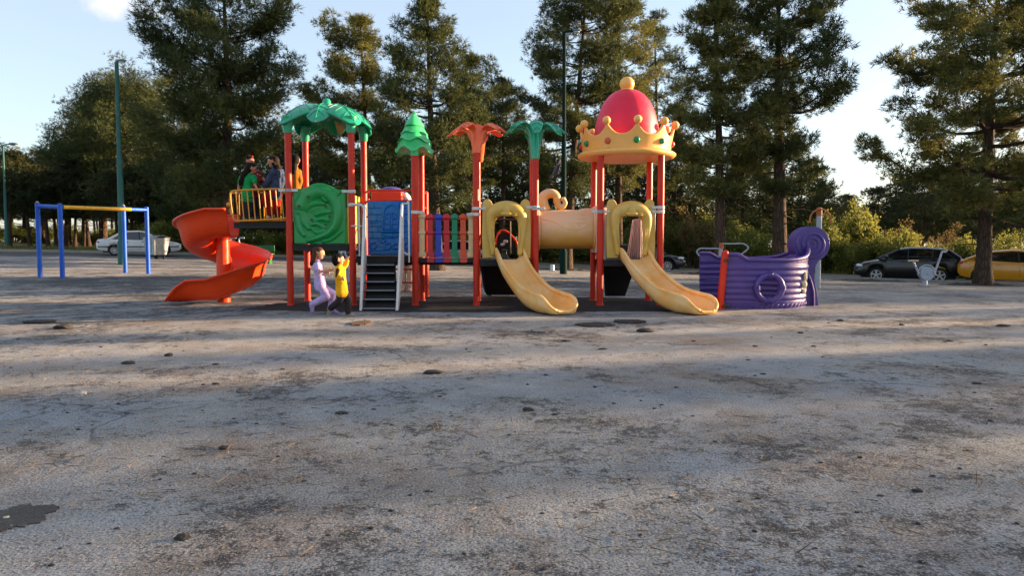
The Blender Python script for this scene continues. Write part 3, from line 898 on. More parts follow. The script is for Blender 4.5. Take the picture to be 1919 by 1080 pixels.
for i, (k, px, Y, yt, w_) in enumerate((('t2', 700, 52, 420, 90), ('t1', 745, 53, 395, 90), ('t2', 850, 52, 352, 100), ('t1', 905, 54, 372, 95), ('t1', 950, 52, 350, 110), ('t2', 1005, 54, 358, 90), ('t1', 1060, 52, 378, 95), ('t2', 1110, 53, 380, 90), ('t1', 1180, 52, 372, 95), ('t2', 1250, 54, 365, 100), ('t1', 1400, 52, 370, 105), ('t2', 1500, 55, 398, 100))):
    bush(k, px, Y, yt, w_, 'olive broadleaf tree standing in the wood behind the road', GM, i * 1.3, 'broadleaf_tree', 'tree')
# low growth on the verge
rs = np.random.RandomState(8); Cg = []
for i in range(26000):
    a = rs.uniform(-40, 60); r_ = edge_r(a) + 6.2 + 3.0 * rs.rand() ** 1.2
    x, y = pol(a, r_); Cg.append((x, y, gz(x, y) - .02))
Cg = np.array(Cg); Dg = rs.normal(size=Cg.shape) * .4; Dg[:, 2] = 1; Dg /= np.linalg.norm(Dg, axis=1)[:, None]
M_VG = foliage_mat('verge_grass', (.05, .075, .015), (.11, .13, .03), (.24, .21, .06), .4, .8)
tag(blades_mesh('verge_grass', Cg, Dg, .16 + .3 * rs.rand(len(Cg)), .022 + .02 * rs.rand(len(Cg)), M_VG), kind='stuff')
# ------------------------------------------------------------------ play structure
YF, YR = 13.9, 15.06
YM = (YF + YR) / 2
C_RED = (176, 46, 30)
M_POST = mat('red_painted_steel', (196, 38, 12), .42, var=.10, scale=3, fade=(200, 62, 30), fade_amt=.3, dirt=.25, spec=.35)
M_ORANGE = mat('orange_red_plastic', (226, 60, 10), .34, var=.08, scale=3, fade=(226, 84, 30), fade_amt=.3, spec=.4)
M_GREEN = mat('green_plastic', (20, 138, 62), .38, var=.10, fade=(60, 165, 110), fade_amt=.3)
M_LEAFG = mat('turquoise_green_plastic', (6, 148, 104), .27, var=.10, fade=(30, 170, 140), fade_amt=.4, coat=.3)
M_TREEG = mat('bright_green_plastic', (50, 186, 104), .42, var=.08, fade=(96, 200, 140), fade_amt=.4)
M_BLUE = mat('blue_plastic', (0, 104, 196), .42, var=.10, fade=(30, 128, 205), fade_amt=.35, spec=.35)
M_YEL = mat('faded_yellow_plastic', (208, 166, 70), .42, var=.10, fade=(216, 188, 120), fade_amt=.6, dirt=.15)
M_SLIDE = mat('yellow_slide_plastic', (236, 172, 86), .38, var=.05, scale=4, fade=(240, 208, 152), fade_amt=.85, dirt=.12)
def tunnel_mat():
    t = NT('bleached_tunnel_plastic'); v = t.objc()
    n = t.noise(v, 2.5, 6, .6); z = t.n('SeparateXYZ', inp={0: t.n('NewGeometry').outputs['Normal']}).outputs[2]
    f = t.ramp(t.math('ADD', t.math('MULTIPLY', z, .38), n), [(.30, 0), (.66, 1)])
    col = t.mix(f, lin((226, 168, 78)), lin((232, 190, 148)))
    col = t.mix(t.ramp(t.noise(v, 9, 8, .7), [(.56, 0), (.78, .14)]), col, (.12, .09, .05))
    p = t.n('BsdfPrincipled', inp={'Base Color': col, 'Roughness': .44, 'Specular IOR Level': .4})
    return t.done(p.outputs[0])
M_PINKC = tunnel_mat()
M_CROWN = mat('crown_yellow_plastic', (244, 174, 84), .40, var=.06, fade=(244, 190, 118), fade_amt=.5)
M_DOME = mat('crimson_plastic', (226, 10, 52), .44, var=.06, scale=2, fade=(230, 48, 86), fade_amt=.4)
M_FLOWER = mat('orange_flower_plastic', (238, 92, 40), .4, var=.08, fade=(240, 150, 110), fade_amt=.5)
M_BLACK = mat('black_rubber_deck', (30, 30, 32), .75, var=.25, bump=.3)
M_DKG = mat('dark_green_plastic', (14, 46, 34), .5, var=.2)
M_WHITE = mat('white_painted_steel', (205, 205, 202), .42, var=.08, dirt=.35)
M_RAILY = mat('yellow_painted_steel', (205, 138, 22), .4, var=.12, dirt=.35)
M_CREAM = mat('cream_plastic', (212, 182, 132), .42, var=.08, dirt=.15)
M_RED2 = mat('crimson_baluster_plastic', (186, 20, 36), .35, var=.08)
M_BLU2 = mat('royal_blue_plastic', (30, 52, 168), .35, var=.08)
M_GRN2 = mat('emerald_plastic', (8, 122, 84), .35, var=.08)
M_ORA2 = mat('orange_baluster_plastic', (206, 74, 36), .38, var=.08)
M_PURP = mat('purple_plastic', (74, 54, 128), .38, var=.10, fade=(104, 86, 152), fade_amt=.3, dirt=.12)
M_PINKP = mat('pale_pink_plastic', (234, 210, 202), .45, var=.08)
M_BOLT = mat('rusty_bolt', (92, 74, 52), .5, .6, var=.3)
M_GREY = mat('grey_painted_steel', (150, 160, 172), .42, var=.1, dirt=.3)

P = thing('play_structure', 'large multicoloured playground climbing structure with palm, flower and crown roofs and three slides', 'play structure', (-.7, YM, 0))
def fX(px, Y=YF, py=574): return W(px, py, Y).x
def fZ(py, Y=YF, px=960): return W(px, py, Y).z

def post(X, Y, ztop, cap=False, r=.062, z0=-.05):
    b = MB(); b.cyl(X, Y, z0, ztop, r, 22)
    if cap: b.ball((X, Y, ztop), r, 20, 10, (1, 1, .8))
    b.lathe((X, Y, 0), [(r * 1.0, -.02), (r * 1.18, 0), (r * 1.18, .035), (r, .05)], 20)
    return b.build('post', M_POST, P)
XA, XC, XE, XG, XH, XI, XJ = [fX(p) for p in (545, 662, 779, 893, 1003, 1124, 1236)]
zpalm = fZ(246); zcrown = fZ(292, YM)
post(XA, YF, zpalm); post(XC, YF, zpalm); post(XA, YR, fZ(258, YR)); post(XC, YR, fZ(258, YR))
post(XE, YF, fZ(286)); post(XE - .02, YR, fZ(288, YR))
post(XG, YF, fZ(288)); post(XG - .03, YR, fZ(298, YR))
post(XH, YF, fZ(290)); post(XH - .02, YR, fZ(296, YR))
for x in (XI, XJ): post(x, YF, zcrown); post(x, YR, zcrown)
XK = fX(799, 16.2); post(XK, 16.2, fZ(362, 16.2), True); XL = fX(690, 16.2); post(XL, 16.2, fZ(362, 16.2), True)

def clamp(x, z, side, Y=YF, ln=.10):
    b = MB()
    b.lathe((x, Y, z - .03), [(.064, 0), (.074, .002), (.074, .058), (.064, .06)], 20)
    b.box((x + side * (.07 + ln / 2), Y - .035, z), (ln + .02, .018, .05))
    for k in (0, 1): b.tube([(x + side * (.09 + ln * .7 * k), Y - .045, z), (x + side * (.09 + ln * .7 * k), Y - .058, z)], .012, 8)
    return b.build('clamp', M_WHITE, P, bevel=.004)
for x, py, s_ in ((XA, 357, 1), (XA, 357, -1), (XC, 359, -1), (XC, 384, 1), (XE, 398, 1), (XG, 391, 1), (XG, 402, -1), (XH, 389, -1), (XH, 391, 1), (XI, 397, 1), (XI, 397, -1), (XJ, 389, -1), (XJ, 397, -1)):
    clamp(x, fZ(py), s_)

# decks: dark rubber-coated plates with a skirt
def deck(x0, x1, y0, y1, z, th=.085, name='deck'):
    b = MB(); b.box(((x0 + x1) / 2, (y0 + y1) / 2, z - .02), (x1 - x0, y1 - y0, .04))
    for y in (y0 + .015, y1 - .015): b.box(((x0 + x1) / 2, y, z - .04 - th / 2 + .0015), (x1 - x0 - .006, .024, th))
    for x in (x0 + .015, x1 - .015): b.box((x, (y0 + y1) / 2, z - .04 - th / 2 + .003), (.024, y1 - y0 - .06, th - .006))
    return b.build(name, M_BLACK, P, bevel=.006)
z1 = fZ(458); z2 = fZ(480); z3 = fZ(487); z0p = fZ(417)
deck(XA + .065, XC - .065, YF - .03, YR + .03, z1)
deck(XC + .065, XE - .065, YF - .0, YR + .03, z2)
deck(XG + .065, XH - .065, YF - .03, YR + .03, z3)
deck(XI + .065, XJ - .065, YF - .03, YR + .03, z3)
deck(fX(438), XA + .05, YF + .08, YR - .05, z0p, .07)

# --- relief panel maker
def seg_d(p, a, c):
    ax, ay = a; cx, cy = c; dx, dy = cx - ax, cy - ay
    L2 = dx * dx + dy * dy
    t = 0 if L2 == 0 else max(0, min(1, ((p[0] - ax) * dx + (p[1] - ay) * dy) / L2))
    return math.hypot(p[0] - ax - t * dx, p[1] - ay - t * dy), t
def relief(strokes, x, z):
    h = 0
    for pts, r0, r1, hh in strokes:
        best = 0; n = len(pts) - 1
        for i in range(n):
            d, t = seg_d((x, z), pts[i], pts[i + 1])
            r = lerp(r0, r1, (i + t) / n)
            if d < r: best = max(best, (1 - (d / r) ** 2) ** (1.15 if hh > 0 and r > .03 else .6))
        if hh > 0: h = max(h, hh * best) if h >= 0 else h + hh * best
        else: h = h + hh * best if best else h
    return h
def smooth2(pts, n=5): return [(p.x, p.y) for p in catmull([(a[0], a[1], 0) for a in pts], n)]
def panel(name, x0, x1, z0, topf, strokes, Y, m, nx=90, nz=90, th=.05, edge=.02):
    b = MB()
    def fr(u, v):
        x = lerp(x0, x1, u); zt = topf(u); z = lerp(z0, zt, v)
        e = min(u * (x1 - x0), (1 - u) * (x1 - x0), v * (zt - z0), (1 - v) * (zt - z0))
        rd = -edge * (1 - math.sqrt(max(0, 1 - (1 - min(1, e / edge)) ** 2))) if e < edge else 0
        return (x, Y - relief(strokes, x, z) - rd, z)
    b.grid(fr, nx, nz)
    ring = [fr(i / (nx - 1), 0) for i in range(nx)] + [fr(1, j / (nz - 1)) for j in range(1, nz)] + [fr(i / (nx - 1), 1) for i in range(nx - 2, -1, -1)] + [fr(0, j / (nz - 1)) for j in range(nz - 2, 0, -1)]
    n = len(ring)
    vs = list(ring) + [(p[0], Y + th, p[2]) for p in ring]
    b.add(vs, [(i, (i + 1) % n, n + (i + 1) % n, n + i) for i in range(n)] + [tuple(range(n, 2 * n))])
    return b.build(name, m, P, sharp=50)

# green panel of the first tower (measured at 7.2x)
def g8(c): return (fX(540 + c[0] / 7.2), fZ(330 + c[1] / 7.2))
gsc = 1 / 7.2 / FPX * YF
def gs(pts, r0, r1, h): return (smooth2([g8(p) for p in pts]), r0 * gsc, r1 * gsc, h)
strk = [gs([(215, 395), (290, 270), (420, 215), (560, 250), (660, 370), (690, 520), (650, 670), (560, 770), (430, 830), (300, 870)], 118, 40, .075),
        gs([(500, 305), (545, 340)], 32, 26, .085), gs([(700, 215), (745, 205)], 26, 10, .03), gs([(660, 270), (735, 210)], 34, 10, .035),
        gs([(190, 480), (260, 420), (380, 370), (500, 370)], 78, 40, .042), gs([(215, 500), (235, 620), (300, 705)], 62, 36, .045),
        gs([(150, 560), (175, 700), (235, 795)], 50, 38, .042), gs([(400, 520), (480, 490), (570, 480)], 34, 50, .042),
        gs([(400, 605), (470, 575), (545, 590)], 30, 50, .05), gs([(350, 655), (420, 645), (500, 690)], 28, 48, .048),
        gs([(340, 700), (400, 760), (500, 740)], 26, 46, .042), gs([(480, 880), (600, 850), (730, 740)], 22, 36, .03),
        gs([(345, 445), (470, 430), (560, 520), (540, 640)], 60, 40, .012)]
xg0, xg1 = fX(553), fX(650)
def gtop(u):
    c = lerp(88, 780, u)
    k = interp(c, [88, 230, 290, 360, 430, 500, 570, 640, 700, 780], [172, 165, 135, 100, 88, 95, 125, 168, 182, 178])
    return fZ(330 + k / 7.2)
gp = panel('green_panel', xg0, xg1, fZ(457.5), gtop, strk, YF - .01, M_GREEN, 130, 130)
for c in ((310, 285), (530, 415), (580, 545), (340, 592), (525, 655), (182, 408)):
    x, z = g8(c); b = MB()
    hy = YF - .015 - relief(strk, x, z)
    b.tube([(x, hy + .03, z), (x, hy - .012, z)], .024, 14); b.tube([(x, hy - .004, z), (x, hy - .02, z)], .012, 8)
    b.build('bolt', M_BOLT, gp)
# its ochre side panel seen edge on
b = MB(); b.box((XC - .09, YM, lerp(fZ(457), fZ(362), .5)), (.04, YR - YF - .12, fZ(362) - fZ(457))); b.build('side_panel', M_YEL, P, bevel=.01)

# blue brick panel at the back of the stair landing (measured at 4x)
YB = YR - .05
def b4(c): return (W(670 + c[0] / 4, 450, YB).x, fZ(330 + c[1] / 4, YB))
bsc = 1 / 4 / FPX * YB
def bs(pts, r, h, sm=False):
    q = [b4(p) for p in pts]
    return (smooth2(q) if sm else q, r * bsc, r * bsc, h)
blk = []
for y in (242, 290, 340, 380, 422, 468): blk.append(bs([(80, y), (185 if 240 < y < 420 else 410, y)], 4, -.014))
for y in (242, 290, 340, 380): blk.append(bs([(335, y), (410, y)], 4, -.014))
for x, y0, y1 in ((130, 192, 242), (110, 242, 290), (150, 290, 340), (110, 340, 380), (160, 380, 422), (115, 422, 468), (270, 422, 468), (350, 422, 468), (380, 242, 290), (370, 340, 380), (205, 195, 215), (320, 195, 242)): blk.append(bs([(x, y0), (x, y1)], 4, -.014))
win = [(190, 415), (195, 300), (215, 240), (260, 215), (310, 240), (332, 300), (335, 415)]
blk.append(bs(win, 9, .035, True)); blk.append(bs([(185, 418), (338, 418)], 10, .04)); blk.append(bs([(180, 440), (260, 452), (340, 440)], 7, .02, True))
blk += [bs([(205, 400), (205, 320), (225, 285), (245, 278)], 5, .022, True), bs([(245, 278), (245, 400)], 5, .022), bs([(262, 278), (262, 400)], 5, .022), bs([(262, 278), (285, 285), (303, 320), (303, 400)], 5, .022, True)]
for y in (320, 360, 400): blk += [bs([(205, y), (245, y)], 4, .022), bs([(262, y), (303, y)], 4, .022)]
for cx, cy, r in ((120, 520, 22), (190, 480, 16), (225, 525, 24), (290, 525, 20), (375, 520, 22)):
    blk.append(bs([(cx + r * math.cos(a / 10 * 5.2), cy + r * math.sin(a / 10 * 5.2)) for a in range(11)], 8, .028))
blk.append(bs([(90, 556), (200, 556)], 5, .015)); blk.append(bs([(105, 352), (150, 346)], 7, .02))
bx0 = b4((78, 0))[0]; bx1 = b4((412, 0))[0]
panel('blue_brick_panel', bx0, bx1, fZ(330 + 592 / 4, YB), lambda u: fZ(330 + 190 / 4, YB), blk, YB - .03, M_BLUE, 150, 150)

# stairs
def stairs():
    n = 6
    for i in range(n):
        t = (i + .5) / n
        Y = lerp(YF - .03, 12.86, t); z = lerp(z2, .0, (i + 1) / (n + .4))
        xl = lerp(fX(688), -2.60, t); xr = lerp(fX(742), -2.02, t)
        b = MB(); b.box(((xl + xr) / 2, Y, z - .02), (xr - xl, .2, .04)); b.box(((xl + xr) / 2, Y + .088, z - .085 - .02), (xr - xl - .01, .02, .13))
        o = b.build('stair_tread', M_BLACK, P, bevel=.008)
        b = MB(); b.box(((xl + xr) / 2, Y - .103, z - .012), (xr - xl - .01, .008, .014)); b.build('nosing', M_GREY, o)
    b = MB()
    b.prism([(0, 0), (1, 0), (1, 1), (0, 1)], lambda p: (lerp(fX(690), -2.58, p[0]), lerp(YF, 12.9, p[0]) + .03, lerp(lerp(z2 - .1, -.0, p[0]), lerp(z2 - .1, -.0, p[0]) - .08, p[1])), lambda p: (lerp(fX(740), -2.04, p[0]), lerp(YF, 12.9, p[0]) + .03, lerp(lerp(z2 - .1, -.0, p[0]), lerp(z2 - .1, -.0, p[0]) - .08, p[1])))
    b.build('stair_back', M_BLACK, P)
stairs()
def stair_side(xt, xb, first_):
    # white side plate with a tubular handrail
    top = fZ(386) if first_ else fZ(383); yb = 12.80
    out = [(YF - .05, z2 - .16), (YF - .05, z2 + .10), (YF - .16, z2 + .36), (YF - .34, z2 + .34), (YF - .55, z2 + .10), (yb + .30, .40), (yb + .03, .04), (yb, -.03), (yb + .16, -.03), (yb + .62, z2 * .42)]
    fx_ = lambda y: lerp(xt, xb, (YF - y) / (YF - yb))
    b = MB(); b.prism(out, lambda p: (fx_(p[0]) - .016, p[0], p[1]), lambda p: (fx_(p[0]) + .016, p[0], p[1]))
    sp = b.build('stair_side', M_WHITE, P, tri=True, bevel=.004)
    b = MB()
    pts = catmull([(fx_(YF), YF - .04, top - .04), (fx_(YF - .1), YF - .10, top + .0), (fx_(YF - .2), YF - .22, top - .10), (fx_(YF - .45), YF - .48, z2 + .28), (fx_(yb + .3), yb + .26, .42), (fx_(yb), yb, -.05)], 7)
    b.tube(pts, .024, 12); b.tube([(fx_(YF - .05), YF - .07, top), (fx_(YF - .05), YF - .07, z2 - .1)], .018, 10)
    b.build('handrail', M_WHITE, sp)
stair_side(fX(687), -2.63, True); stair_side(fX(757), -2.005, False)
b = MB()
b.tube(catmull([(fX(768), YF - .05, z2 - .12), (fX(768), YF - .05, fZ(386)), (fX(765), YF - .05, fZ(382)), (fX(759), YF - .06, fZ(383)), (fX(756), YF - .06, fZ(390)), (fX(756), YF - .06, fZ(465)), (fX(760), YF - .05, fZ(474)), (fX(768), YF - .05, fZ(478))], 6), .017, 10)
b.build('hand_loop', M_WHITE, P)
b = MB(); b.tube(catmull([(XC, YF - .06, fZ(384)), (fX(676), YF - .06, fZ(384)), (fX(684), YF - .07, fZ(387)), (fX(687), YF - .08, fZ(398))], 6), .022, 10); b.tube([(fX(676), YF - .06, fZ(384)), (fX(676), YF - .05, fZ(480))], .016, 10); b.tube([(XC, YF - .06, fZ(424)), (fX(680), YF - .06, fZ(424))], .015, 8); b.build('hand_loop', M_WHITE, P)

# red railed landing behind the stairs with a small red box roof and a purple dome
b = MB()
for py in (357, 376): b = MB(); b.tube([(fX(676, YR), YR + .02, fZ(py, YR)), (fX(775, YR), YR + .02, fZ(py, YR))], .020, 10); b.build('red_rail', M_POST, P)
for py in (505, 530): b = MB(); b.tube([(fX(700, 16.2), 16.2, fZ(py, 16.2)), (fX(799, 16.2), 16.2, fZ(py, 16.2))], .018, 8); b.build('red_rail', M_POST, P)
for py in (362, 390): b = MB(); b.tube([(XE, YR, fZ(py, YR)), (XK, 16.2, fZ(py, 16.2))], .018, 8); b.build('red_rail', M_POST, P)
deck(XL, XK, YR + .05, 16.2, .86)
b = MB(); b.box((fX(729, 16), 16.0, (fZ(360, 16) + fZ(379, 16)) / 2), (fX(757, 16) - fX(701, 16), .4, fZ(360, 16) - fZ(379, 16))); b.build('red_box', M_ORANGE, P, bevel=.02)
b = MB(); b.lathe((fX(735, 16.1), 16.1, fZ(362, 16)), [(.29, 0), (.27, .06), (.2, .11), (.1, .14), (.02, .145)], 28); b.build('purple_dome', M_PURP, P)
b = MB(); b.lathe((fX(762, 16.3), 16.3, fZ(386, 16.3)), [(.12, 0), (.13, .12), (.1, .22), (.03, .29)], 20, 1, 1.4); b.build('white_hood', M_WHITE, P)

# bridge with coloured balusters
def baluster(px, py0, py1, m, Y, w=.125):
    x = W(px, 450, Y).x; zt = fZ(py0, Y); zb = fZ(py1, Y)
    zr = fZ(436, Y); zb1 = fZ(448, 13.95)
    b = MB()
    b.box((x, Y, (zb + zt - .08) / 2), (w * .78, .05, zt - .08 - zb))
    b.ball((x, Y, zt - .06), .066, 18, 10, (1, .8, 1))
    b.tube([(x - .070, Y, zt - .07), (x + .070, Y, zt - .07)], .046, 14)
    b.tube([(x - .066, Y, fZ(437, Y)), (x + .066, Y, fZ(437, Y))], .038, 14)
    b.box((x, Y, zb + .045), (w * 1.2, .045, .09))
    for k in range(3): b.box((x, Y - .027, zt - .17 - .045 * k), (w * .42, .006, .008))
    o = b.build('baluster', m, P, bevel=.012)
    for py in (450, 467):
        z = fZ(py, Y); b = MB(); b.tube([(x, Y - .02, z), (x, Y - .030, z)], .024, 14); b.tube([(x, Y - .028, z), (x, Y - .036, z)], .014, 10); b.build('cap_bolt', m, o)
BAL = ((791, M_CREAM), (806, M_RED2), (822, M_BLU2), (837, M_RED2), (852, M_GRN2), (868, M_ORA2), (883, M_CREAM))
for px, m in BAL:
    baluster(px, 399 if m is M_CREAM else 401, 482, m, YF + .05)
for px, m in BAL:
    baluster(960 + (px - 960) * .9999, 399, 478, m, YR - .06) if False else None
b = MB()
for y in (YF + .10, YR - .08):
    b.tube([(XE, y, fZ(437)), (XG, y, fZ(437))], .022, 10); b.tube([(XE, y, fZ(407)), (XG, y, fZ(407))], .022, 10)
b.build('bridge_rail', M_POST, P)
for i, (px, m) in enumerate(BAL):
    x = W(px, 450, YF).x; b = MB(); b.box((x, YM, fZ(485) - .02), (.145, YR - YF - .1, .05)); b.box((x, YF + .055, fZ(486) - .03), (.145, .03, .075)); b.build('bridge_plank', M_BLACK if m is M_CREAM else m, P, bevel=.008)
b = MB()
for y in (YF + .3, YR - .3): b.box(((XE + XG) / 2, y, fZ(493) - .02), (XG - XE - .1, .05, .05))
b.build('bridge_beam', M_BLACK, P)

# --- cat-faced slide gates and yellow wave slides
def gate(pxc, dy=0.0):
    def f(px, py, Y=YF - .02): p = W(pxc - 949 + px, py, Y); return (p.x, p.z)
    # back plate with two ears and an arched opening
    L_ = [(904, 484), (903, 440), (904, 395), (905, 379), (909, 374), (916, 373), (921, 378), (924, 385), (930, 386)]
    top = [(938, 384), (949, 382), (960, 384)]
    R_ = [(1898 - x, y) for x, y in L_[::-1]]
    hole = [(972, 484), (972, 440), (970, 414), (965, 407), (949, 404), (933, 407), (928, 414), (926, 440), (926, 484)]
    out = [f(*p) for p in L_ + top + R_ + hole]
    b = MB(); b.prism(out, lambda p: (p[0], YF - .03, p[1]), lambda p: (p[0], YF + .03, p[1]))
    g = b.build('cat_gate', M_YEL, P, tri=True, bevel=.012, sharp=30)
    # the swollen hood: head on top, long cheeks tapering down both sides
    b = MB()
    arch = [(924, 478), (922.5, 460), (920, 438), (919, 418), (922, 404), (933, 394), (949, 391), (965, 394), (976, 404), (979, 418), (978, 438), (975.5, 460), (974, 478)]
    path = catmull([(*f(*p),) for p in [(x, y) for x, y in arch]] and [(f(x, y)[0], YF - .075, f(x, y)[1]) for x, y in arch], 6)
    n = len(path)
    rad = []
    for i in range(n):
        t = abs(i / (n - 1) - .5) * 2
        rad.append(interp(t, [0, .2, .4, .6, .85, 1], [.145, .132, .10, .075, .055, .042]))
    b.tube(path, rad, 18)
    # brow, nose bridge and muzzle
    cx, cz = f(949, 397)
    b.ball((cx, YF - .175, cz + .02), .085, 18, 12, (.85, .8, 1.15))
    b.ball((cx, YF - .195, cz - .045), .08, 18, 12, (1.5, .8, .62))
    for s_ in (-1, 1):
        b.ball((cx + s_ * .075, YF - .165, cz + .055), .055, 14, 10, (1.1, .7, .5))
        for k in range(2): b.tube([(cx + s_ * .07, YF - .205, cz - .035 - .028 * k), (cx + s_ * .22, YF - .185, cz - .045 - .03 * k)], [.011, .007], 8)
        for k in range(3):
            xx = [f(949 + s_ * (25 + 3 * k), y)[0] for y in (428, 445, 462)]
            zz = [f(949, y)[1] for y in (428, 445, 464)]
            b.tube([(xx[0], YF - .168 + .012 * k, zz[0]), (xx[1] - s_ * .008 * k, YF - .152 + .012 * k, zz[1]), (xx[2] - s_ * .03 * k - s_ * .02, YF - .12, zz[2])], [.008, .011, .005], 8)
    b.build('cat_face', M_YEL, g, sharp=0)
    return g
gate(949); gate(1182)

def slide(pxc, shift=0.0):
    x0 = fX(pxc)
    ctr = catmull([(x0, 14.02, z3 + .0), (x0 + .02, 13.80, z3 - .02), (x0 + .13, 13.50, .60), (x0 + .30, 13.18, .36), (x0 + .47, 12.86, .19), (x0 + .64, 12.56, .115), (x0 + .80, 12.28, .095), (x0 + .92, 12.06, .085)], 12)
    n = len(ctr)
    K = 15
    b = MB(); rl = []; rr_ = []
    ring_all = []
    for i, c in enumerate(ctr):
        t = i / (n - 1)
        d = ctr[min(i + 1, n - 1)] - ctr[max(i - 1, 0)]; d.z = 0; d.normalize()
        sd_ = Vector((d.y, -d.x, 0))
        if sd_.x < 0: sd_ = -sd_
        h = interp(t, [0, .1, .5, .72, .84, .90, .95, .98, 1], [.13, .19, .21, .215, .195, .155, .095, .05, .025])
        w = interp(t, [0, .15, .6, .84, .91, .955, .985, 1], [.24, .26, .28, .30, .295, .265, .21, .15])
        end = interp(t, [.9, 1], [0, -.03])
        row = []
        for k in range(K):
            a = lerp(-1, 1, k / (K - 1))
            q = abs(a)
            z = h * max(0, (q - .55) / .45) ** 1.6
            row.append(c + sd_ * (a * w * (1 - .05 * (1 - q))) + Vector((0, 0, z + end)))
        rl.append(row[0]); rr_.append(row[-1]); ring_all.append(row)
        # outer shell: lower and a touch wider
        drop = interp(t, [0, .2, .8, .93, 1], [.06, .08, .075, .06, .035])
        low = []
        for k in range(K):
            a = lerp(1, -1, k / (K - 1)); q = abs(a)
            z = (h) * max(0, (q - .72) / .28) ** 2.2 - drop * (1 - max(0, (q - .8) / .2))
            low.append(c + sd_ * (a * (w + .035)) + Vector((0, 0, max(z + end, -c.z + .012))))
        ring_all[-1] = row + low
    m = 2 * K
    vs = [v for r_ in ring_all for v in r_]
    fs = []
    for i in range(n - 1):
        for k in range(m):
            q = (k + 1) % m; fs.append((i * m + k, i * m + q, (i + 1) * m + q, (i + 1) * m + k))
    fs.append(tuple(range(m - 1, -1, -1))); fs.append(tuple((n - 1) * m + k for k in range(m)))
    b.add(vs, fs)
    s_ = b.build('wave_slide', M_SLIDE, P, sharp=0)
    b = MB()
    for rim in (rl, rr_):
        b.tube([p + Vector((0, 0, .004)) for p in rim], [interp(i / (n - 1), [0, .9, 1], [.034, .036, .022]) for i in range(n)], 12)
        b.ball(rim[0], .036, 12, 8)
    e = ring_all[-1][:K]
    b.tube([p + Vector((0, 0, .002)) for p in e], .024, 10)
    b.build('slide_rim', M_SLIDE, s_, sharp=0)
    return s_
slide(954); slide(1186)

# dark ramps behind the towers
def ramp(pxl, pxr, pxl2, pxr2, Yb, zt, name, m, edge_m=None):
    a = W(pxl, 480, YR).x; c = W(pxr, 480, YR).x; a2 = W(pxl2, 555, Yb).x; c2 = W(pxr2, 555, Yb).x
    b = MB()
    b.prism([(0, 0), (1, 0), (1, 1), (0, 1)], lambda p: (lerp(lerp(a, c, p[0]), lerp(a2, c2, p[0]), p[1]), lerp(YR + .05, Yb, p[1]), lerp(zt, .02, p[1])), lambda p: (lerp(lerp(a, c, p[0]), lerp(a2, c2, p[0]), p[1]), lerp(YR + .05, Yb, p[1]) + .05, lerp(zt, .02, p[1]) + .03))
    o = b.build(name, m, P, bevel=.02)
    if edge_m:
        b = MB()
        b.tube(catmull([(a - .02, YR + .02, zt), (lerp(a, a2, .6) - .02, lerp(YR, Yb, .6), lerp(zt, 0, .6)), (a2 - .0, Yb - .03, .08), (a2 + .1, Yb, .03)], 6), .03, 10)
        b.build('ramp_edge', edge_m, o)
ramp(903, 1000, 912, 985, 16.6, z3 - .05, 'climbing_ramp', M_BLACK, M_DKG)
ramp(1130, 1196, 1134, 1172, 16.2, z3 - .05, 'climbing_ramp', M_BLACK)
# inside the left gate: orange rimmed dark arch climber, dark pole and dark green stool
Yq = YR + .12
def q9(c, Y=Yq): return W(900 + c[0] / 8.31, 370 + c[1] / 8.31, Y)
b = MB(); arc = [q9(c) for c in ((245, 740), (258, 640), (300, 540), (360, 515), (425, 540), (500, 610), (560, 690), (580, 780))]
b.tube(catmull(arc, 6), .022, 10)
ac = b.build('arch_climber', M_ORANGE, P)
b = MB(); o2 = [q9(c) for c in ((262, 690), (275, 620), (310, 560), (370, 540), (425, 560), (490, 620), (545, 700), (560, 870), (270, 870))]
b.prism([(p.x, p.z) for p in o2], lambda p: (p[0], Yq + .02, p[1]), lambda p: (p[0], Yq + .05, p[1])); b.build('dark_plate', M_BLACK, ac, tri=True)
b = MB(); p = q9((395, 690), Yq - .02); b.ball((p.x, Yq - .0, p.z), .05, 14, 10, (1.1, .5, .8)); p2 = q9((350, 735)); b.ball((p2.x, Yq, p2.z), .05, 12, 8, (1, .5, .7)); b.build('white_pad', M_WHITE, ac)
b = MB(); b.tube([q9((465, 350), YR), q9((468, 880), YR)], .018, 10); b.tube([q9((250, 345), YR), q9((580, 350), YR)], .022, 10); b.build('dark_pole', mat('dark_brown_steel', (58, 36, 30), .5), P)
b = MB(); p = q9((378, 890), YM + .2); b.lathe((p.x, YM + .2, z3), [(.11, 0), (.10, .03), (.055, .08), (.045, .13), (.055, .17), (.03, .19)], 20); b.build('stool', M_DKG, P)
# right tower side pieces: pale pink ribbed slide wall, purple side panel
b = MB()
def rp(u, v):
    xt = lerp(1187, 1203, u); xb = lerp(1176, 1202, u)
    p = W(lerp(xb, xt, v), lerp(484, lerp(412, 408, u), v), YR + .1 + .02 * math.sin(u * 40)); return p
b.grid(rp, 60, 8); b.build('ribbed_wall', M_PINKP, P, solid=.02, fixn=False)
b = MB(); b.box((XI + .10, YM, (z3 + fZ(388)) / 2), (.03, YR - YF - .1, fZ(388) - z3)); b.build('side_panel', M_PINKP, P, bevel=.01)
b = MB(); b.box((XJ - .10, YM, (z3 + fZ(386)) / 2), (.03, YR - YF - .1, fZ(386) - z3)); b.build('side_panel', M_PURP, P, bevel=.01)

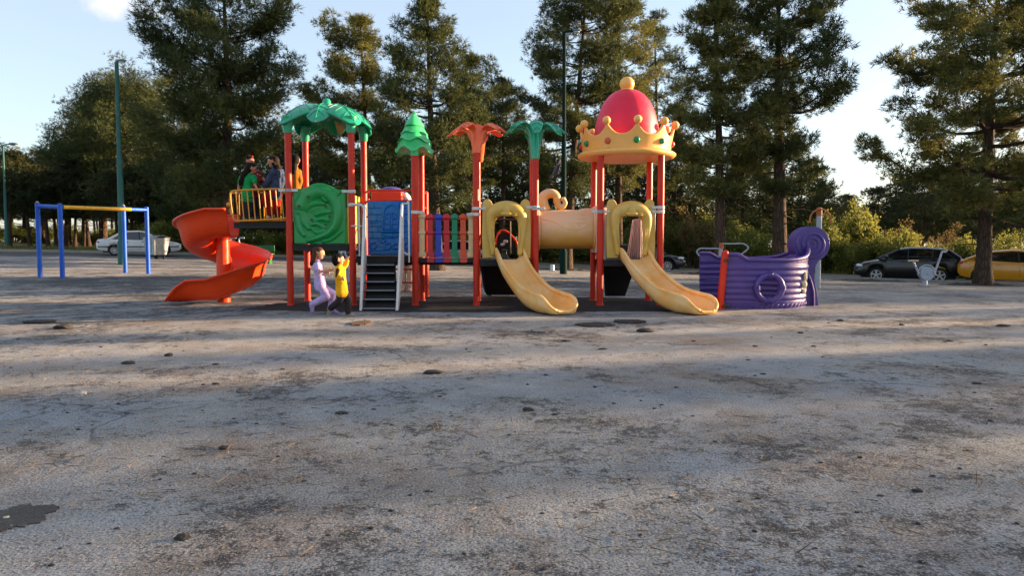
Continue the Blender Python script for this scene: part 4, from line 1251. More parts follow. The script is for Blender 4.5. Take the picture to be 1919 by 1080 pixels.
# tunnel
yt = YM; xt0, xt1 = fX(1009), fX(1119); zt = W(1060, 430, yt).z; rt = .375
b = MB()
def tun(u, v):
    a = 2 * PI * u; x = lerp(xt0, xt1, v); k = 1 + .012 * math.sin(v * PI) ; return (x, yt + rt * k * math.cos(a), zt + rt * k * math.sin(a))
b.grid(tun, 48, 12, closed_u=True)
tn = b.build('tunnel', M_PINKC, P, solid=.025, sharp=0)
b = MB()
for x in (xt0 + .015, xt1 - .015):
    b.tube([(x, yt + (rt + .01) * math.cos(a / 40 * 2 * PI), zt + (rt + .01) * math.sin(a / 40 * 2 * PI)) for a in range(40)], .028, 10, closed=True)
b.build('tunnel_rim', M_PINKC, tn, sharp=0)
def on_t(px, py, h=.0):
    z = fZ(py, yt - rt * .8); x = fX(px, yt - rt * .9, py); s_ = max(-1, min(1, (z - zt) / rt)); return (x, yt - (rt + h) * math.sqrt(max(0, 1 - s_ * s_)), zt + (rt + h) * s_)
b = MB()
for pts in ([(1017, 411), (1040, 417), (1060, 427), (1082, 430), (1100, 422), (1107, 406)], [(1077, 406), (1079, 416), (1087, 424)], [(1084, 402), (1098, 404)], [(1082, 410), (1100, 411)], [(1083, 418), (1099, 417)]):
    b.tube(catmull([on_t(*p) for p in pts], 6), .010, 8)
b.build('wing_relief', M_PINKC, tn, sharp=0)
b = MB(); q = [(1021, 396), (1017, 384), (1017, 372), (1025, 364), (1036, 363), (1043, 369), (1044, 379), (1048, 387), (1055, 387), (1059, 381), (1056, 374)]
q = catmull([(fX(x, yt, y), yt - .02 * i / 10, fZ(y, yt)) for i, (x, y) in enumerate(q)], 6)
b.tube(q, [lerp(.125, .045, min(1, i / (len(q) - 1) * 1.15)) for i in range(len(q))], 14); b.ball(q[-1], .05, 12, 8)
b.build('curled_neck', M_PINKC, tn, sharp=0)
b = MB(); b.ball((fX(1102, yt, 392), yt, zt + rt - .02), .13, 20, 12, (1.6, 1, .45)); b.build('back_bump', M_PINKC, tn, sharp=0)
b = MB(); b.box((xt1 + .015, yt, zt), (.03, .95, .9)); b.build('tunnel_end_plate', M_PINKP, P, bevel=.01)

# yellow rail on the high platform
b = MB(); Yy = YF + .02
def rl_(px, py): return (fX(px, Yy), Yy, fZ(py, Yy))
b.tube(catmull([rl_(540, 354), rl_(490, 355), rl_(450, 357), rl_(439, 359), rl_(436, 365), rl_(437, 385), rl_(440, 405), rl_(443, 412), rl_(450, 414), rl_(500, 412), rl_(540, 409)], 5), .018, 10)
b.tube([rl_(430, 384), rl_(437, 384)], .045, 10)
for i in range(9):
    x = 446 + i * 10.6; b.tube([rl_(x, 356), rl_(x + 4, 413)], .011, 8)
b.build('yellow_rail', M_RAILY, P)
b = MB()
for y in (YR - .06,):
    b.tube([(fX(436, y), y, fZ(362, y)), (XA, y, fZ(362, y))], .018, 8); b.tube([(fX(436, y), y, fZ(414, y)), (XA, y, fZ(414, y))], .018, 8)
    for i in range(9): xx = lerp(fX(437, y), XA, i / 9); b.tube([(xx, y, fZ(362, y)), (xx, y, fZ(414, y))], .010, 6)
b.build('yellow_rail', M_RAILY, P)

# orange spiral slide: one full turn, clockwise seen from above
cx, cy = fX(419, 14.9, 480), 14.92
ztop_, zend = fZ(446, 14.3), .07
def spiral():
    ri, ro = .13, .91
    nA = 90
    def prof(t):
        return interp(t, [0, .08, .9, 1], [.54, .55, .50, .42]), interp(t, [0, .1, .88, 1], [.45, .42, .34, .26])
    rows = []
    for i in range(nA):
        t = i / (nA - 1)
        ang = -PI / 2 - t * 2 * PI
        z = lerp(ztop_, zend, t ** .93) 
        ho, hi = prof(t)
        row = []
        pts = [(ri, hi + .0), (ri + .02, hi * .6), (ri + .05, .10), (ri + .13, .02), (ri + .28, -.01), (ri + .45, .0), (ri + .56, .05), (ri + .63, .14), (ri + .67, ho * .55), (ri + .69, ho * .85), (ro, ho)]
        for r_, h in pts:
            row.append(Vector((cx + r_ * math.cos(ang), cy + r_ * math.sin(ang), z + h)))
        rows.append(row)
    pre = []
    for k in range(5):
        pre.append([Vector((p.x + .40 * (1 - k / 5), p.y, p.z)) for p in rows[0]])
    rows = pre + rows
    # straight run-out to the left
    last = rows[-1]
    for k in range(1, 9):
        t = k / 8
        row = []
        for j, p in enumerate(last):
            base = last[4].z
            h = (p.z - base)
            row.append(Vector((p.x - .66 * t - .12 * t * (1 if j > 5 else 0), p.y - .0 * t, base + h * interp(t, [0, .5, .8, 1], [1, .97, .62, .10]) - .02 * t)))
        rows.append(row)
    b = MB(); m = len(rows[0])
    vs = [v for r_ in rows for v in r_]; n = len(rows)
    b.add(vs, [(i * m + k, i * m + k + 1, (i + 1) * m + k + 1, (i + 1) * m + k) for i in range(n - 1) for k in range(m - 1)])
    s_ = b.build('spiral_slide', M_ORANGE, P, solid=.022, sharp=0, sub=1)
    b = MB(); b.tube([r_[-1] for r_ in rows], .026, 10); b.tube([r_[0] for r_ in rows], .02, 8); b.build('slide_lip', M_ORANGE, s_, sharp=0)
    b = MB(); b.cyl(cx + .0, cy - .05, 0, ztop_ + .2, .13, 24); b.build('centre_column', M_ORANGE, s_)
spiral()

# palm leaf roof
def leaf_w(t, pet):
    if pet: return max(0.0, math.sin(PI * min(1, .06 + .94 * t ** 1.25))) ** .75
    return max(0.0, math.sin(PI * min(1, .16 + .84 * t ** 1.1))) ** .60
def leaf_surf(c, az, Rr, zc, ztip, wmax, m, name, parent, r0=.06, droop=1.9, cup=.28, th=.035, rise=0.0):
    pet = rise > 0
    b = MB(); ca, sa = math.cos(az), math.sin(az)
    def f(u, v):
        s_ = lerp(-1, 1, u); t = v
        w = wmax * leaf_w(t, pet)
        r_ = lerp(r0, Rr, t)
        z = lerp(zc, ztip, t ** droop) + rise * math.sin(PI * min(1, t * 1.15)) - cup * wmax * abs(s_) ** 1.7 * (w / wmax) + .018 * math.exp(-(s_ / .08) ** 2) * (1 - t)
        return (c[0] + ca * r_ - sa * w * s_, c[1] + sa * r_ + ca * w * s_, z)
    b.grid(f, 25, 26)
    return b.build(name, m, parent, solid=th, sharp=0)
def leaf_veins(c, az, Rr, zc, ztip, wmax, m, parent, r0=.06, droop=1.9, cup=.28, rise=0.0):
    b = MB(); ca, sa = math.cos(az), math.sin(az)
    def pt(t, s_):
        w = wmax * leaf_w(t, rise > 0); r_ = lerp(r0, Rr, t)
        return Vector((c[0] + ca * r_ - sa * w * s_, c[1] + sa * r_ + ca * w * s_, lerp(zc, ztip, t ** droop) + rise * math.sin(PI * min(1, t * 1.15)) - cup * wmax * abs(s_) ** 1.7 * (w / wmax) + .004))
    b.tube([pt(.15 + .8 * i / 12, 0) for i in range(13)], .009, 6)
    for k in range(4):
        for s_ in (-1, 1): b.tube([pt(.25 + .17 * k + .1 * j / 4, s_ * .88 * j / 4) for j in range(5)], .006, 5)
    b.build('leaf_vein', m, parent, sharp=0)
pc = ((XA + XC) / 2 - .0, YM)
b = MB(); zk = fZ(184, YM)
b.lathe((pc[0], pc[1], zk - .16), [(.30, -.06), (.27, .0), (.16, .03), (.085, .05), (.08, .10), (.06, .145), (.03, .155)], 24)
pr = b.build('palm_roof', M_LEAFG, P, sharp=50)
zc_ = zk - .15
for k in range(8):
    az = k * PI / 4; cor = k % 2
    Rr = 1.0 if cor else .88; ztp = fZ(240, YM) - (.04 if cor else .02)
    lf = leaf_surf(pc, az, Rr, zc_, ztp, .37 if cor else .30, M_LEAFG, 'palm_leaf', pr, .05, 3.0 if cor else 2.9, .40)
    leaf_veins(pc, az, Rr, zc_ + .006, ztp + .004, .37 if cor else .30, M_LEAFG, lf, .05, 3.0 if cor else 2.9, .40)
for x in (XA, XC):
    for y in (YF, YR):
        b = MB(); b.lathe((x, y, zpalm - .03), [(.080, 0), (.084, .02), (.094, .14), (.115, .24), (.12, .30)], 20); b.build('post_socket', M_LEAFG, pr)

# green tree topper with four scalloped tiers
xt_ = W(776, 250, YM - .1).x
b = MB(); zb_ = fZ(290, YM)
def tier(r0, r1, za, zb2, amp, ph):
    prof_ = [(r1 * .15, zb2), (r1, zb2 - .005), (r0 * .86, lerp(za, zb2, .30)), (r0 * .99, lerp(za, zb2, .03)), (r0, za), (r0 * .9, za + .012), (r0 * .45, za + .03)]
    b.lathe((xt_, YM - .05, zb_), prof_, 64, 1, 1.95, wave=lambda a, r_, z: amp * math.sin(a * 6 + ph) * min(1, r_ / r0) ** 4 * (1 if z < lerp(za, zb2, .5) else .2))
tier(.365, .29, .03, .27, .05, .6); tier(.325, .235, .215, .40, .03, 2.0); tier(.262, .165, .365, .54, .014, .8); tier(.19, .045, .515, .77, .004, 0)
b.ball((xt_, YM - .05, zb_ + .765), .05, 16, 8)
for x in (XE, XE - .02): pass
tt = b.build('tree_topper', M_TREEG, P, sharp=55)
b = MB(); b.cyl(XE, YF, fZ(290) - .02, fZ(272), .075, 18); b.cyl(XE - .02, YR, fZ(290, YR) - .02, fZ(272, YR), .075, 18); b.box((XE, YM, fZ(276, YM)), (.16, YR - YF, .05)); b.build('post_socket', M_TREEG, tt)

# orange flower and green palm toppers, each a funnel on the front and the rear post
def topper(name, X, zf, zr, zc2, petals, m, Rr, w, hubr, drp, ztipo, pname):
    b = MB()
    for y, z in ((YF, zf), (YR, zr)):
        yc = lerp(y, YM, .55)
        pts = catmull([(X, y, z - .03), (X, lerp(y, yc, .2), lerp(z, zc2, .4)), (X, lerp(y, yc, .6), lerp(z, zc2, .8)), (X, yc, zc2 + .015)], 6)
        b.tube(pts, [interp(i / (len(pts) - 1), [0, .3, .7, 1], [.072, .098, .13, .19]) for i in range(len(pts))], 22)
    o = b.build(name, m, P, sharp=60)
    b = MB(); b.ball((X, YM, zc2 + .01), hubr, 22, 12, (1, 1.4, .75)); b.build('hub', m, o, sharp=0)
    for az, dz in petals:
        c = (X, YM + .28 * math.sin(az))
        lf = leaf_surf(c, az, Rr, zc2 + .03, zc2 + ztipo + dz, w, m, pname, o, .10, drp, .16, .024, .13)
        leaf_veins(c, az, Rr, zc2 + .036, zc2 + ztipo + dz + .004, w, m, lf, .10, drp, .16, .13)
    return o
topper('flower_topper', XG + .01, fZ(286), fZ(300, YR), fZ(255, YM), [(R(a), e) for a, e in ((-8, -.03), (38, .02), (92, .05), (146, .04), (192, -.12), (243, -.02), (318, -.02))], M_FLOWER, .62, .118, .06, 2.4, .09, 'petal')
topper('palm_topper', XH + .0, fZ(296), fZ(300, YR), fZ(250, YM), [(R(a), e) for a, e in ((-14, -.10), (25, .03), (80, .02), (150, .03), (188, -.14), (222, -.03), (272, -.20), (322, -.20))], M_LEAFG, .64, .12, .11, 2.4, .08, 'palm_leaf')

# crown roof
cc = ((XI + XJ) / 2, YM); zb3 = fZ(291, YM)
b = MB(); b.lathe((cc[0], cc[1], zb3 - .05), [(.60, .0), (.86, -.03), (.91, -.01), (.945, .03), (.94, .055), (.90, .085), (.84, .095), (.6, .10)], 72)
cr = b.build('crown_roof', M_CROWN, P, sharp=60)
NPK = 10; ph = R(-14 + 90)
def ph_of(i): return ph + i * 2 * PI / NPK
def band(u, v, off=0.0):
    a = 2 * PI * u
    q = ((a - ph) / (2 * PI / NPK)) % 1.0
    k = min(q, 1 - q) * 2
    top = .265 + .20 * (1 - k) ** 2.5
    z = top * v
    r_ = .84 + .08 * (z / .47) ** 1.3 + off
    return (cc[0] + r_ * math.sin(a - 0), cc[1] - r_ * math.cos(a - 0), zb3 + .035 + z)
b = MB(); b.grid(lambda u, v: band(u, v), 260, 14, closed_u=True)
bd = b.build('crown_band', M_CROWN, cr, solid=.05, sharp=0)
for i in range(NPK):
    b = MB(); x, y, z = band(ph_of(i) / (2 * PI), 1); b.ball((x, y, z + .045), .077, 18, 12); b.build('crown_knob', M_CROWN, bd, sharp=0)
JC = [mat('jewel_green', (20, 132, 78), .25), mat('jewel_orange', (205, 92, 62), .3), mat('jewel_red', (190, 30, 36), .25)]
for i in range(NPK):
    u = (ph_of(i) + .01) / (2 * PI) - .002
    x, y, z = band(u, .32); k = {0: 1, 1: 0, 2: 2, 3: 1, 9: 0, 8: 0}.get(i, i % 3)
    b = MB(); b.ball((x, y, z), .062, 16, 10); b.build('jewel', JC[k], bd, sharp=0)
b = MB()
H_ = fZ(168, YM) - zb3
b.lathe((cc[0], cc[1], zb3), [(.64, .02), (.645, .1)] + [(.645 * math.cos(t * PI / 2) ** .78, .1 + (H_ - .1) * math.sin(t * PI / 2)) for t in [i / 22 for i in range(1, 22)]] + [(.03, H_)], 72)
b.build('crown_dome', M_DOME, cr, sharp=0)
b = MB(); b.ball((cc[0], cc[1], zb3 + H_ + .105), .143, 28, 18); b.lathe((cc[0], cc[1], zb3 + H_ - .03), [(.15, -.01), (.13, .03), (.10, .05)], 28); b.build('crown_ball', M_CROWN, cr, sharp=0)
# ------------------------------------------------------------------ purple ship
SH_Y = 14.2
ship = thing('ship_play_panel', 'purple plastic half ship with porthole ring and big spiral scroll on its bow', 'ship play panel', (4.6, SH_Y, 0))
HP = catmull([(3.84, 13.30, 0), (4.2, 13.24, 0), (4.6, 13.22, 0), (5.0, 13.30, 0), (5.34, 13.52, 0), (5.54, 13.84, 0), (5.60, 14.2, 0)], 12)
def hull_at(u):
    i = u * (len(HP) - 1); k = min(len(HP) - 2, int(i)); p = HP[k].lerp(HP[k + 1], i - k)
    d = (HP[min(k + 1, len(HP) - 1)] - HP[max(k - 1, 0)]).normalized()
    return p, Vector((d.y, -d.x, 0))
def ztop_h(u): return interp(u, [0, .10, .13, .17, .45, .58, .68, .78, .88, 1], [.985, .985, .95, .885, .875, .895, .93, 1.0, 1.10, 1.2])
def hull(u, v, flip):
    p, n = hull_at(u); z = lerp(-.02, ztop_h(u), v)
    rib = 0
    if .14 < z < .80: rib = .022 * abs(math.sin((z - .14) / .66 * PI * 6)) ** .7
    if z < .14: rib = .02
    taper = .05 * (1 - min(1, z / .9))
    q = p + n * (rib - taper)
    y = q.y if not flip else 2 * SH_Y - q.y
    return (q.x, y, z)
PC = (4.60, .385); PRAD = .20
def wall(flip):
    b = MB()
    NU, NV = 110, 90
    b.grid(lambda u, v: hull(u, v, flip), NU, NV)
    if not flip:
        b.f = [f for f in b.f if math.hypot(sum(b.v[i][0] for i in f) / 4 - PC[0], sum(b.v[i][2] for i in f) / 4 - PC[1]) > PRAD]
    o = b.build('hull_side', M_PURP, ship, solid=.035 if not flip else -.035, sharp=0)
    b = MB(); pts = [Vector(hull(i / 80, 1, flip)) for i in range(81)]
    b.tube(pts, .036, 10); b.ball(pts[0], .036, 10, 6); b.build('gunwale', M_PURP, o, sharp=0)
    return o
hf = wall(False); hr = wall(True)
b = MB(); py0 = 13.185
b.tube([(PC[0] + (PRAD + .03) * math.cos(a / 48 * 2 * PI), py0, PC[1] + (PRAD + .03) * 1.02 * math.sin(a / 48 * 2 * PI)) for a in range(48)], .048, 14, closed=True)
ring = b.build('porthole_ring', M_PURP, hf, sharp=0)
for k in range(4):
    b = MB()
    for j in range(-2, 3):
        a = k * PI / 2 + j * .07
        c = Vector((PC[0] + (PRAD + .03) * math.cos(a), py0, PC[1] + (PRAD + .03) * math.sin(a))); rd = Vector((math.cos(a), 0, math.sin(a)))
        b.tube([c + rd * .056 * math.cos(t) + Vector((0, -1, 0)) * .056 * math.sin(t) for t in [PI * q / 8 for q in range(9)]], .008, 6)
    hf_ = b
    hf_.v and None
    ring_w = hf_.build('rope_binding', M_PURP, hf, sharp=0); ring_w['kind'] = 'stuff'
b = MB()
for i in range(22):
    u = .05 + .88 * i / 21; p = Vector(hull(u, .05, False)); p2 = Vector(hull(u + .03, .12, False)); n = hull_at(u)[1]
    b.tube([p + n * .006, p2 + n * .006], .008, 5)
tread = b.build('skirt_treads', M_PURP, hf, sharp=0); tread['kind'] = 'stuff'
b = MB()
for i in range(5):
    z = .14 + .15 * i; pts = [Vector(hull(j / 40, z / .88, True)) + Vector((0, -.05, 0)) for j in range(4, 30)]; b.tube([Vector((3.93, 15.03, z)), Vector((4.35, 15.07, z))], .008, 6)
b.build('inner_ribs', mat('light_purple_edge', (120, 100, 180), .5), hr, sharp=0)['kind'] = 'stuff'
# bow stem and scroll
def s5(px, py, Y=13.98): p = W(px, py, Y); return (p.x, p.z)
cS = s5(1522, 458); rS = 33.5 / FPX * 13.98
out = [(cS[0] + rS * math.cos(a), cS[1] + rS * math.sin(a)) for a in [R(215) - R(280) * i / 34 for i in range(35)]]
low = [s5(*p) for p in ((1533, 492), (1527, 503), (1526, 520), (1531, 545), (1535, 578), (1503, 579), (1506, 545), (1500, 515), (1492, 497), (1488, 482))]
b = MB(); b.prism(out + low, lambda p: (p[0], 13.99, p[1]), lambda p: (p[0], 14.36, p[1]))
st = b.build('bow_stem', M_PURP, ship, tri=True, bevel=.03, sharp=30)
b = MB(); q = []
for i in range(130):
    t = i / 129; a = 2.6 + t * 2 * PI * 2.9; r_ = rS * lerp(.86, .06, t ** .9)
    q.append((cS[0] + r_ * math.cos(a), 13.985, cS[1] + r_ * math.sin(a)))
b.tube(q, [lerp(.030, .018, i / 129) for i in range(130)], 10); b.build('scroll', M_PURP, st, sharp=0)
b = MB(); b.tube(catmull([(*s5(1505, 506)[:1], 13.97, s5(1505, 506)[1]), (s5(1515, 520)[0], 13.95, s5(1515, 520)[1]), (s5(1522, 545)[0], 13.94, s5(1522, 545)[1]), (s5(1523, 577)[0], 13.94, s5(1523, 577)[1])], 6), .026, 10); b.build('stem_ridge', M_PURP, st, sharp=0)
M_EMB = mat('worn_cream_emblem', (228, 196, 136), .6, var=.15, scale=12, fade=(240, 226, 200), fade_amt=.8)
b = MB()
for (px, py, r_, sc) in ((1509, 518, .07, (.5, .6, 1.2)), (1507, 533, .085, (.6, .6, .9)), (1506, 546, .06, (.6, .6, .8)), (1500, 528, .055, (.8, .5, 1.2)), (1498, 542, .05, (.8, .5, 1))):
    p = W(px, py, 13.52); b.ball((p.x, p.y, p.z), r_, 14, 10, sc)
b.build('bow_emblem', M_EMB, ship, sharp=0)['kind'] = 'stuff'
b = MB(); pt = W(1358, 474, 13.3); pb = W(1348, 580, 13.3); b.tube([(pb.x, 13.27, -.03), (pt.x, 13.27, pt.z)], .062, 20); b.ball((pt.x, 13.27, pt.z), .062, 20, 10, (1, 1, .8)); pp = b.build('post', M_POST, ship)
for py in (488, 573):
    z = fZ(py, 13.3); b = MB(); b.box((3.83, 13.22, z), (.11, .03, .05)); b.tube([(3.80, 13.2, z), (3.80, 13.165, z)], .022, 10); b.tube([(3.86, 13.2, z + .01), (3.86, 13.165, z + .01)], .02, 10); b.build('rusty_clamp', M_BOLT, pp, bevel=.004)

# ------------------------------------------------------------------ outdoor gym machines
def bent(px_pts, Y, r, n=6): return catmull([W(x, y, Y) for x, y in px_pts], n), r
Yg = 20.0; xg = W(1350, 500, Yg).x; g0 = gz(xg, Yg)
m1 = thing('exercise_machine', 'grey outdoor exercise machine with two handle loops behind the purple ship', 'exercise machine', (xg, Yg, g0))
b = MB(); b.cyl(xg, Yg, g0 - .05, W(1350, 466, Yg).z, .055, 16); b.build('post', M_GREY, m1)
b = MB(); b.cyl(xg + .02, Yg, W(1350, 466, Yg).z + .002, W(1350, 455, Yg).z, .058, 16); b.build('post_cap', mat('rusty_orange_paint', (170, 96, 48), .6, var=.3, dirt=.4), m1)
for k, pts in enumerate((((1348, 466), (1325, 466), (1312, 466), (1306, 472), (1311, 480), (1324, 491)), ((1352, 457), (1375, 457), (1393, 457), (1402, 464), (1398, 470), (1386, 479)))):
    for dy in (0, .16):
        b = MB(); c, r_ = bent(pts, Yg + dy, .02); b.tube(c, .02, 8); b.build('handle_loop', M_GREY, m1)
Yg = 21.0; xg = W(1533, 500, Yg).x; g0 = gz(xg, Yg)
M_RUST = MATS['rusty_orange_paint']
m2 = thing('exercise_post', 'tall grey exercise post with orange hooped arms behind the spiral scroll', 'exercise post', (xg, Yg, g0))
zt2 = W(1533, 391, Yg).z; zo = W(1533, 405, Yg).z
b = MB(); b.cyl(xg, Yg, g0 - .05, zo, .075, 18); b.build('post', M_GREY, m2)
b = MB(); b.cyl(xg, Yg, zo - .002, zt2, .078, 18); b.ball((xg, Yg, zt2), .078, 16, 8, (1, 1, .5)); b.build('post_cap', M_RUST, m2)
for s_ in (-1, 1):
    b = MB(); c = [(xg + s_ * .30 * math.sin(a), Yg - .08, zt2 - .02 - .30 * (1 - math.cos(a)) * 1.05) for a in [PI / 2 * i / 12 * 1.15 for i in range(13)]]; b.tube(c, .022, 10); b.build('hooped_arm', M_RUST, m2)
Yg = 24.7; pB = W(1733, 543, Yg); g0 = gz(pB.x, Yg)
m3 = thing('exercise_bike', 'pale grey hand pedal exercise machine in front of the black car', 'exercise machine', (pB.x, Yg, g0))
zc = W(1735, 513, Yg).z; k_ = Yg / FPX
b = MB(); b.tube([(pB.x, Yg, g0 - .05), (pB.x, Yg, zc)], [.10, .085], 4); b.box((pB.x, Yg, g0 + .02), (.26, .26, .04)); b.build('pedestal', M_GREY, m3, bevel=.01)
b = MB(); b.tube([(pB.x + .03, Yg - .09, zc), (pB.x + .03, Yg + .09, zc)], 13 * k_, 36); b.tube([(pB.x + .03, Yg - .10, zc), (pB.x + .03, Yg - .12, zc)], .035, 14); wh = b.build('wheel_case', M_GREY, m3, bevel=.012)
b = MB(); b.tube([(pB.x + .03 + 16 * k_ * math.cos(a), Yg - .02, zc + 16 * k_ * math.sin(a)) for a in [R(-10) + R(200) * i / 24 for i in range(25)]], .026, 10); b.build('guard', M_GREY, m3)
for (x0, y0, x1, y1, hx) in ((1722, 513, 1711, 490, -1), (1751, 513, 1765, 473, 1)):
    b = MB(); b.tube([W(x0, y0, Yg - .12), W(x1, y1, Yg - .12)], .032, 10); ar = b.build('crank_arm', M_GREY, m3)
    p = W(x1, y1, Yg - .12); b = MB(); b.tube([(p.x - .16 if hx < 0 else p.x, p.y, p.z + .02), (p.x + (.18 if hx < 0 else .03), p.y - (.0 if hx < 0 else .18), p.z + .02)], .026, 10); b.build('pedal_handle', M_WHITE if hx > 0 else M_CREAM, ar)
Yg = 21.5; xg = W(637, 480, Yg).x; g0 = gz(xg, Yg)
m4 = thing('exercise_machine', 'grey outdoor exercise machine seen under the first deck beside the stairs', 'exercise machine', (xg, Yg, g0))
b = MB(); b.tube(catmull([W(637, 462, Yg), W(638, 476, Yg), W(644, 488, Yg), W(650, 498, Yg), Vector((W(652, 505, Yg).x, Yg, g0))], 6), .045, 12); b.build('post', M_GREY, m4)
b = MB(); b.tube(catmull([W(643, 462, Yg + .1), W(646, 474, Yg + .1), W(652, 486, Yg + .1), W(664, 494, Yg + .1)], 6), .03, 10); b.build('handle_loop', M_GREY, m4)
b = MB(); p = W(665, 486, Yg); b.box((p.x, Yg, p.z), (.34, .3, .05)); b.box((p.x, Yg, (p.z + g0) / 2), (.07, .07, p.z - g0)); b.build('seat', M_BLACK, m4, bevel=.01)
Yg = 27; xg = W(440, 455, Yg).x; g0 = gz(xg, Yg)
m5 = thing('exercise_machine', 'thin grey walking machine behind the middle of the spiral slide', 'exercise machine', (xg, Yg, g0))
for d_ in (-.25, .25):
    b = MB(); b.tube(catmull([Vector((xg + d_ * 1.3, Yg, g0)), Vector((xg + d_, Yg, g0 + .7)), Vector((xg + d_ * .6, Yg, g0 + 1.15)), Vector((xg + d_ * .6 + .2, Yg, g0 + 1.2))], 5), .028, 8); b.build('frame_tube', M_GREY, m5)
b = MB(); b.tube([(xg - .3, Yg, g0 + .8), (xg + .3, Yg, g0 + .8)], .026, 8); b.build('cross_bar', M_GREY, m5)

# blue and yellow overhead bars on the left
M_BLUEP = mat('blue_painted_steel', (2, 78, 186), .44, var=.15, fade=(50, 120, 200), fade_amt=.35, spec=.35, dirt=.2)
M_YELP = mat('yellow_painted_bar', (214, 158, 20), .45, var=.15, dirt=.2)
P1 = Vector((W(75, 511, 22.2).x, 22.2, 0)); P2 = Vector((W(117, 515, 21.8).x, 21.8, 0)); P3 = Vector((W(235, 503, 24.7).x, 24.7, 0)); P4 = Vector((W(278, 507, 24.4).x, 24.4, 0))
bars = thing('overhead_bars', 'blue four post overhead bar frame with one long yellow bar', 'climbing bars', (P2.x, P2.y, gz(P2.x, P2.y)))
tops = []
for p, yt_ in ((P1, 381), (P2, 383), (P3, 387), (P4, 389)):
    zt_ = W(0, yt_, p.y).z; tops.append(Vector((p.x, p.y, zt_)))
    b = MB(); b.cyl(p.x, p.y, gz(p.x, p.y) - .08, zt_, .066, 18); b.ball((p.x, p.y, zt_), .064, 16, 8, (1, 1, .5)); b.build('post', M_BLUEP, bars)
dn = Vector((0, 0, -.08))
def bar_(a, c, m, r=.055): b = MB(); b.tube([a + dn, c + dn], r, 14); b.build('bar', m, bars)
bar_(tops[0], tops[1], M_BLUEP, .06); bar_(tops[2], tops[3], M_BLUEP, .058)
bar_(tops[1] + (tops[3] - tops[1]) * .03, tops[1] + (tops[3] - tops[1]) * .80, M_YELP, .056); bar_(tops[1] + (tops[3] - tops[1]) * .802, tops[3], M_BLUEP, .06)
for k in (0, 2):
    b = MB(); b.ball(tops[k] + Vector((0, 0, .04)), .04, 12, 8, (1, 1, .5)); b.build('post_cap', M_YELP, bars)

# street lamps
M_LAMP = mat('dark_green_painted_pole', (10, 38, 33), .8, var=.2, dirt=.2, spec=.1)
M_LAMP2 = mat('green_grey_pole', (44, 92, 84), .6, var=.2, dirt=.2, spec=.3)
M_LAMPH = mat('lamp_grey', (96, 116, 124), .4, var=.1)
M_GLASS = mat('lamp_glass', (190, 200, 200), .2, var=.05)
def street_lamp(px, py_top, Y, label, arm, m, r0=.11, r1=.05, hs=1.0):
    x = W(px, 460, Y).x; g0 = gz(x, Y); zt_ = W(px, py_top, Y).z
    t = thing('street_lamp', label, 'street lamp', (x, Y, g0))
    b = MB(); b.lathe((x, Y, g0), [(r0 * 1.35, -.1), (r0 * 1.35, .9), (r0, 1.0), (lerp(r0, r1, .5), (zt_ - g0) * .55), (lerp(r0, r1, .5) * .86, (zt_ - g0) * .56), (r1, zt_ - g0)], 16); b.build('pole', m, t)
    b = MB(); q = catmull([(x, Y, zt_ - .1), (x + arm * .15, Y, zt_ + .02), (x + arm, Y, zt_ + .06)], 5); b.tube(q, r1 * .7, 10); b.build('arm', m, t)
    b = MB(); c = q[-1]; b.ball((c.x + .22 * hs * (1 if arm > 0 else -1), c.y, c.z + .02), .3 * hs, 16, 10, (1.1, .55, .32)); hd = b.build('lamp_head', M_LAMPH, t, sharp=0)
    b = MB(); b.ball((c.x + .22 * hs, c.y, c.z - .04), .22 * hs, 14, 8, (1, .5, .3)); b.build('lens', M_GLASS, hd, sharp=0)
    return t, x
street_lamp(229, 117, 29.5, 'tall green street lamp standing behind the blue bars', .06, M_LAMP2, .13, .075, .62)
street_lamp(13, 272, 46, 'distant street lamp with long arm at the left picture edge', .45, M_LAMP2, .10, .05, .9)
lp, xl_ = street_lamp(1056, 60, 30, 'dark green street lamp pole between the palm topper and the crown', .35, M_LAMP, .11, .07, .6)
b = MB()
def cl(u, v): p = W(lerp(1048, 1051, u), lerp(296, 302, u), 29.85); q_ = W(lerp(1030, 1047, u), lerp(336, 326, u), 29.8); r_ = Vector(p).lerp(Vector(q_), v); return (r_.x, r_.y + .06 * math.sin(u * 9 + v * 3), r_.z)
b.grid(cl, 12, 10); o = b.build('cloth_strip', mat('grey_cloth', (84, 76, 80), .9, var=.2), None, solid=.01, fixn=False, sharp=0); tag(o, 'grey cloth strip hanging from the lamp pole beside the palm topper', 'cloth')

# dumpster
Yd = 35.2; xd = W(289, 470, Yd).x; g0 = gz(xd, Yd)
dm = thing('dumpster', 'grey metal waste container standing in front of the white sedan', 'dumpster', (xd, Yd, g0))
ang = R(-35)
def dl(x, y, z): c, s_ = math.cos(ang), math.sin(ang); return (xd + x * c - y * s_, Yd + x * s_ + y * c, g0 + z)
M_ZINC = mat('galvanised_steel', (150, 156, 162), .45, .35, var=.25, scale=5, dirt=.45)
b = MB()
sec = [(.80, .62, .20), (.96, .80, .95), (1.0, .82, .98), (1.0, .82, 1.03)]
vs = []
for (w_, d_, z) in sec: vs += [dl(-w_, 0, z), dl(0, 0, z), dl(0, d_, z), dl(-w_, d_, z)]
b.add(vs, [(3, 2, 1, 0)] + [(i * 4 + k, i * 4 + (k + 1) % 4, i * 4 + 4 + (k + 1) % 4, i * 4 + 4 + k) for i in range(3) for k in range(4)] + [(12, 13, 14, 15)])
bd_ = b.build('body', M_ZINC, dm, bevel=.02)
b = MB()
for k in range(1, 4): b.tube([dl(-.98 + .245 * k, -.008, .3), dl(-1.0 + .25 * k, -.012, .93)], .012, 6)
b.build('ribs', M_ZINC, bd_)['kind'] = 'stuff'
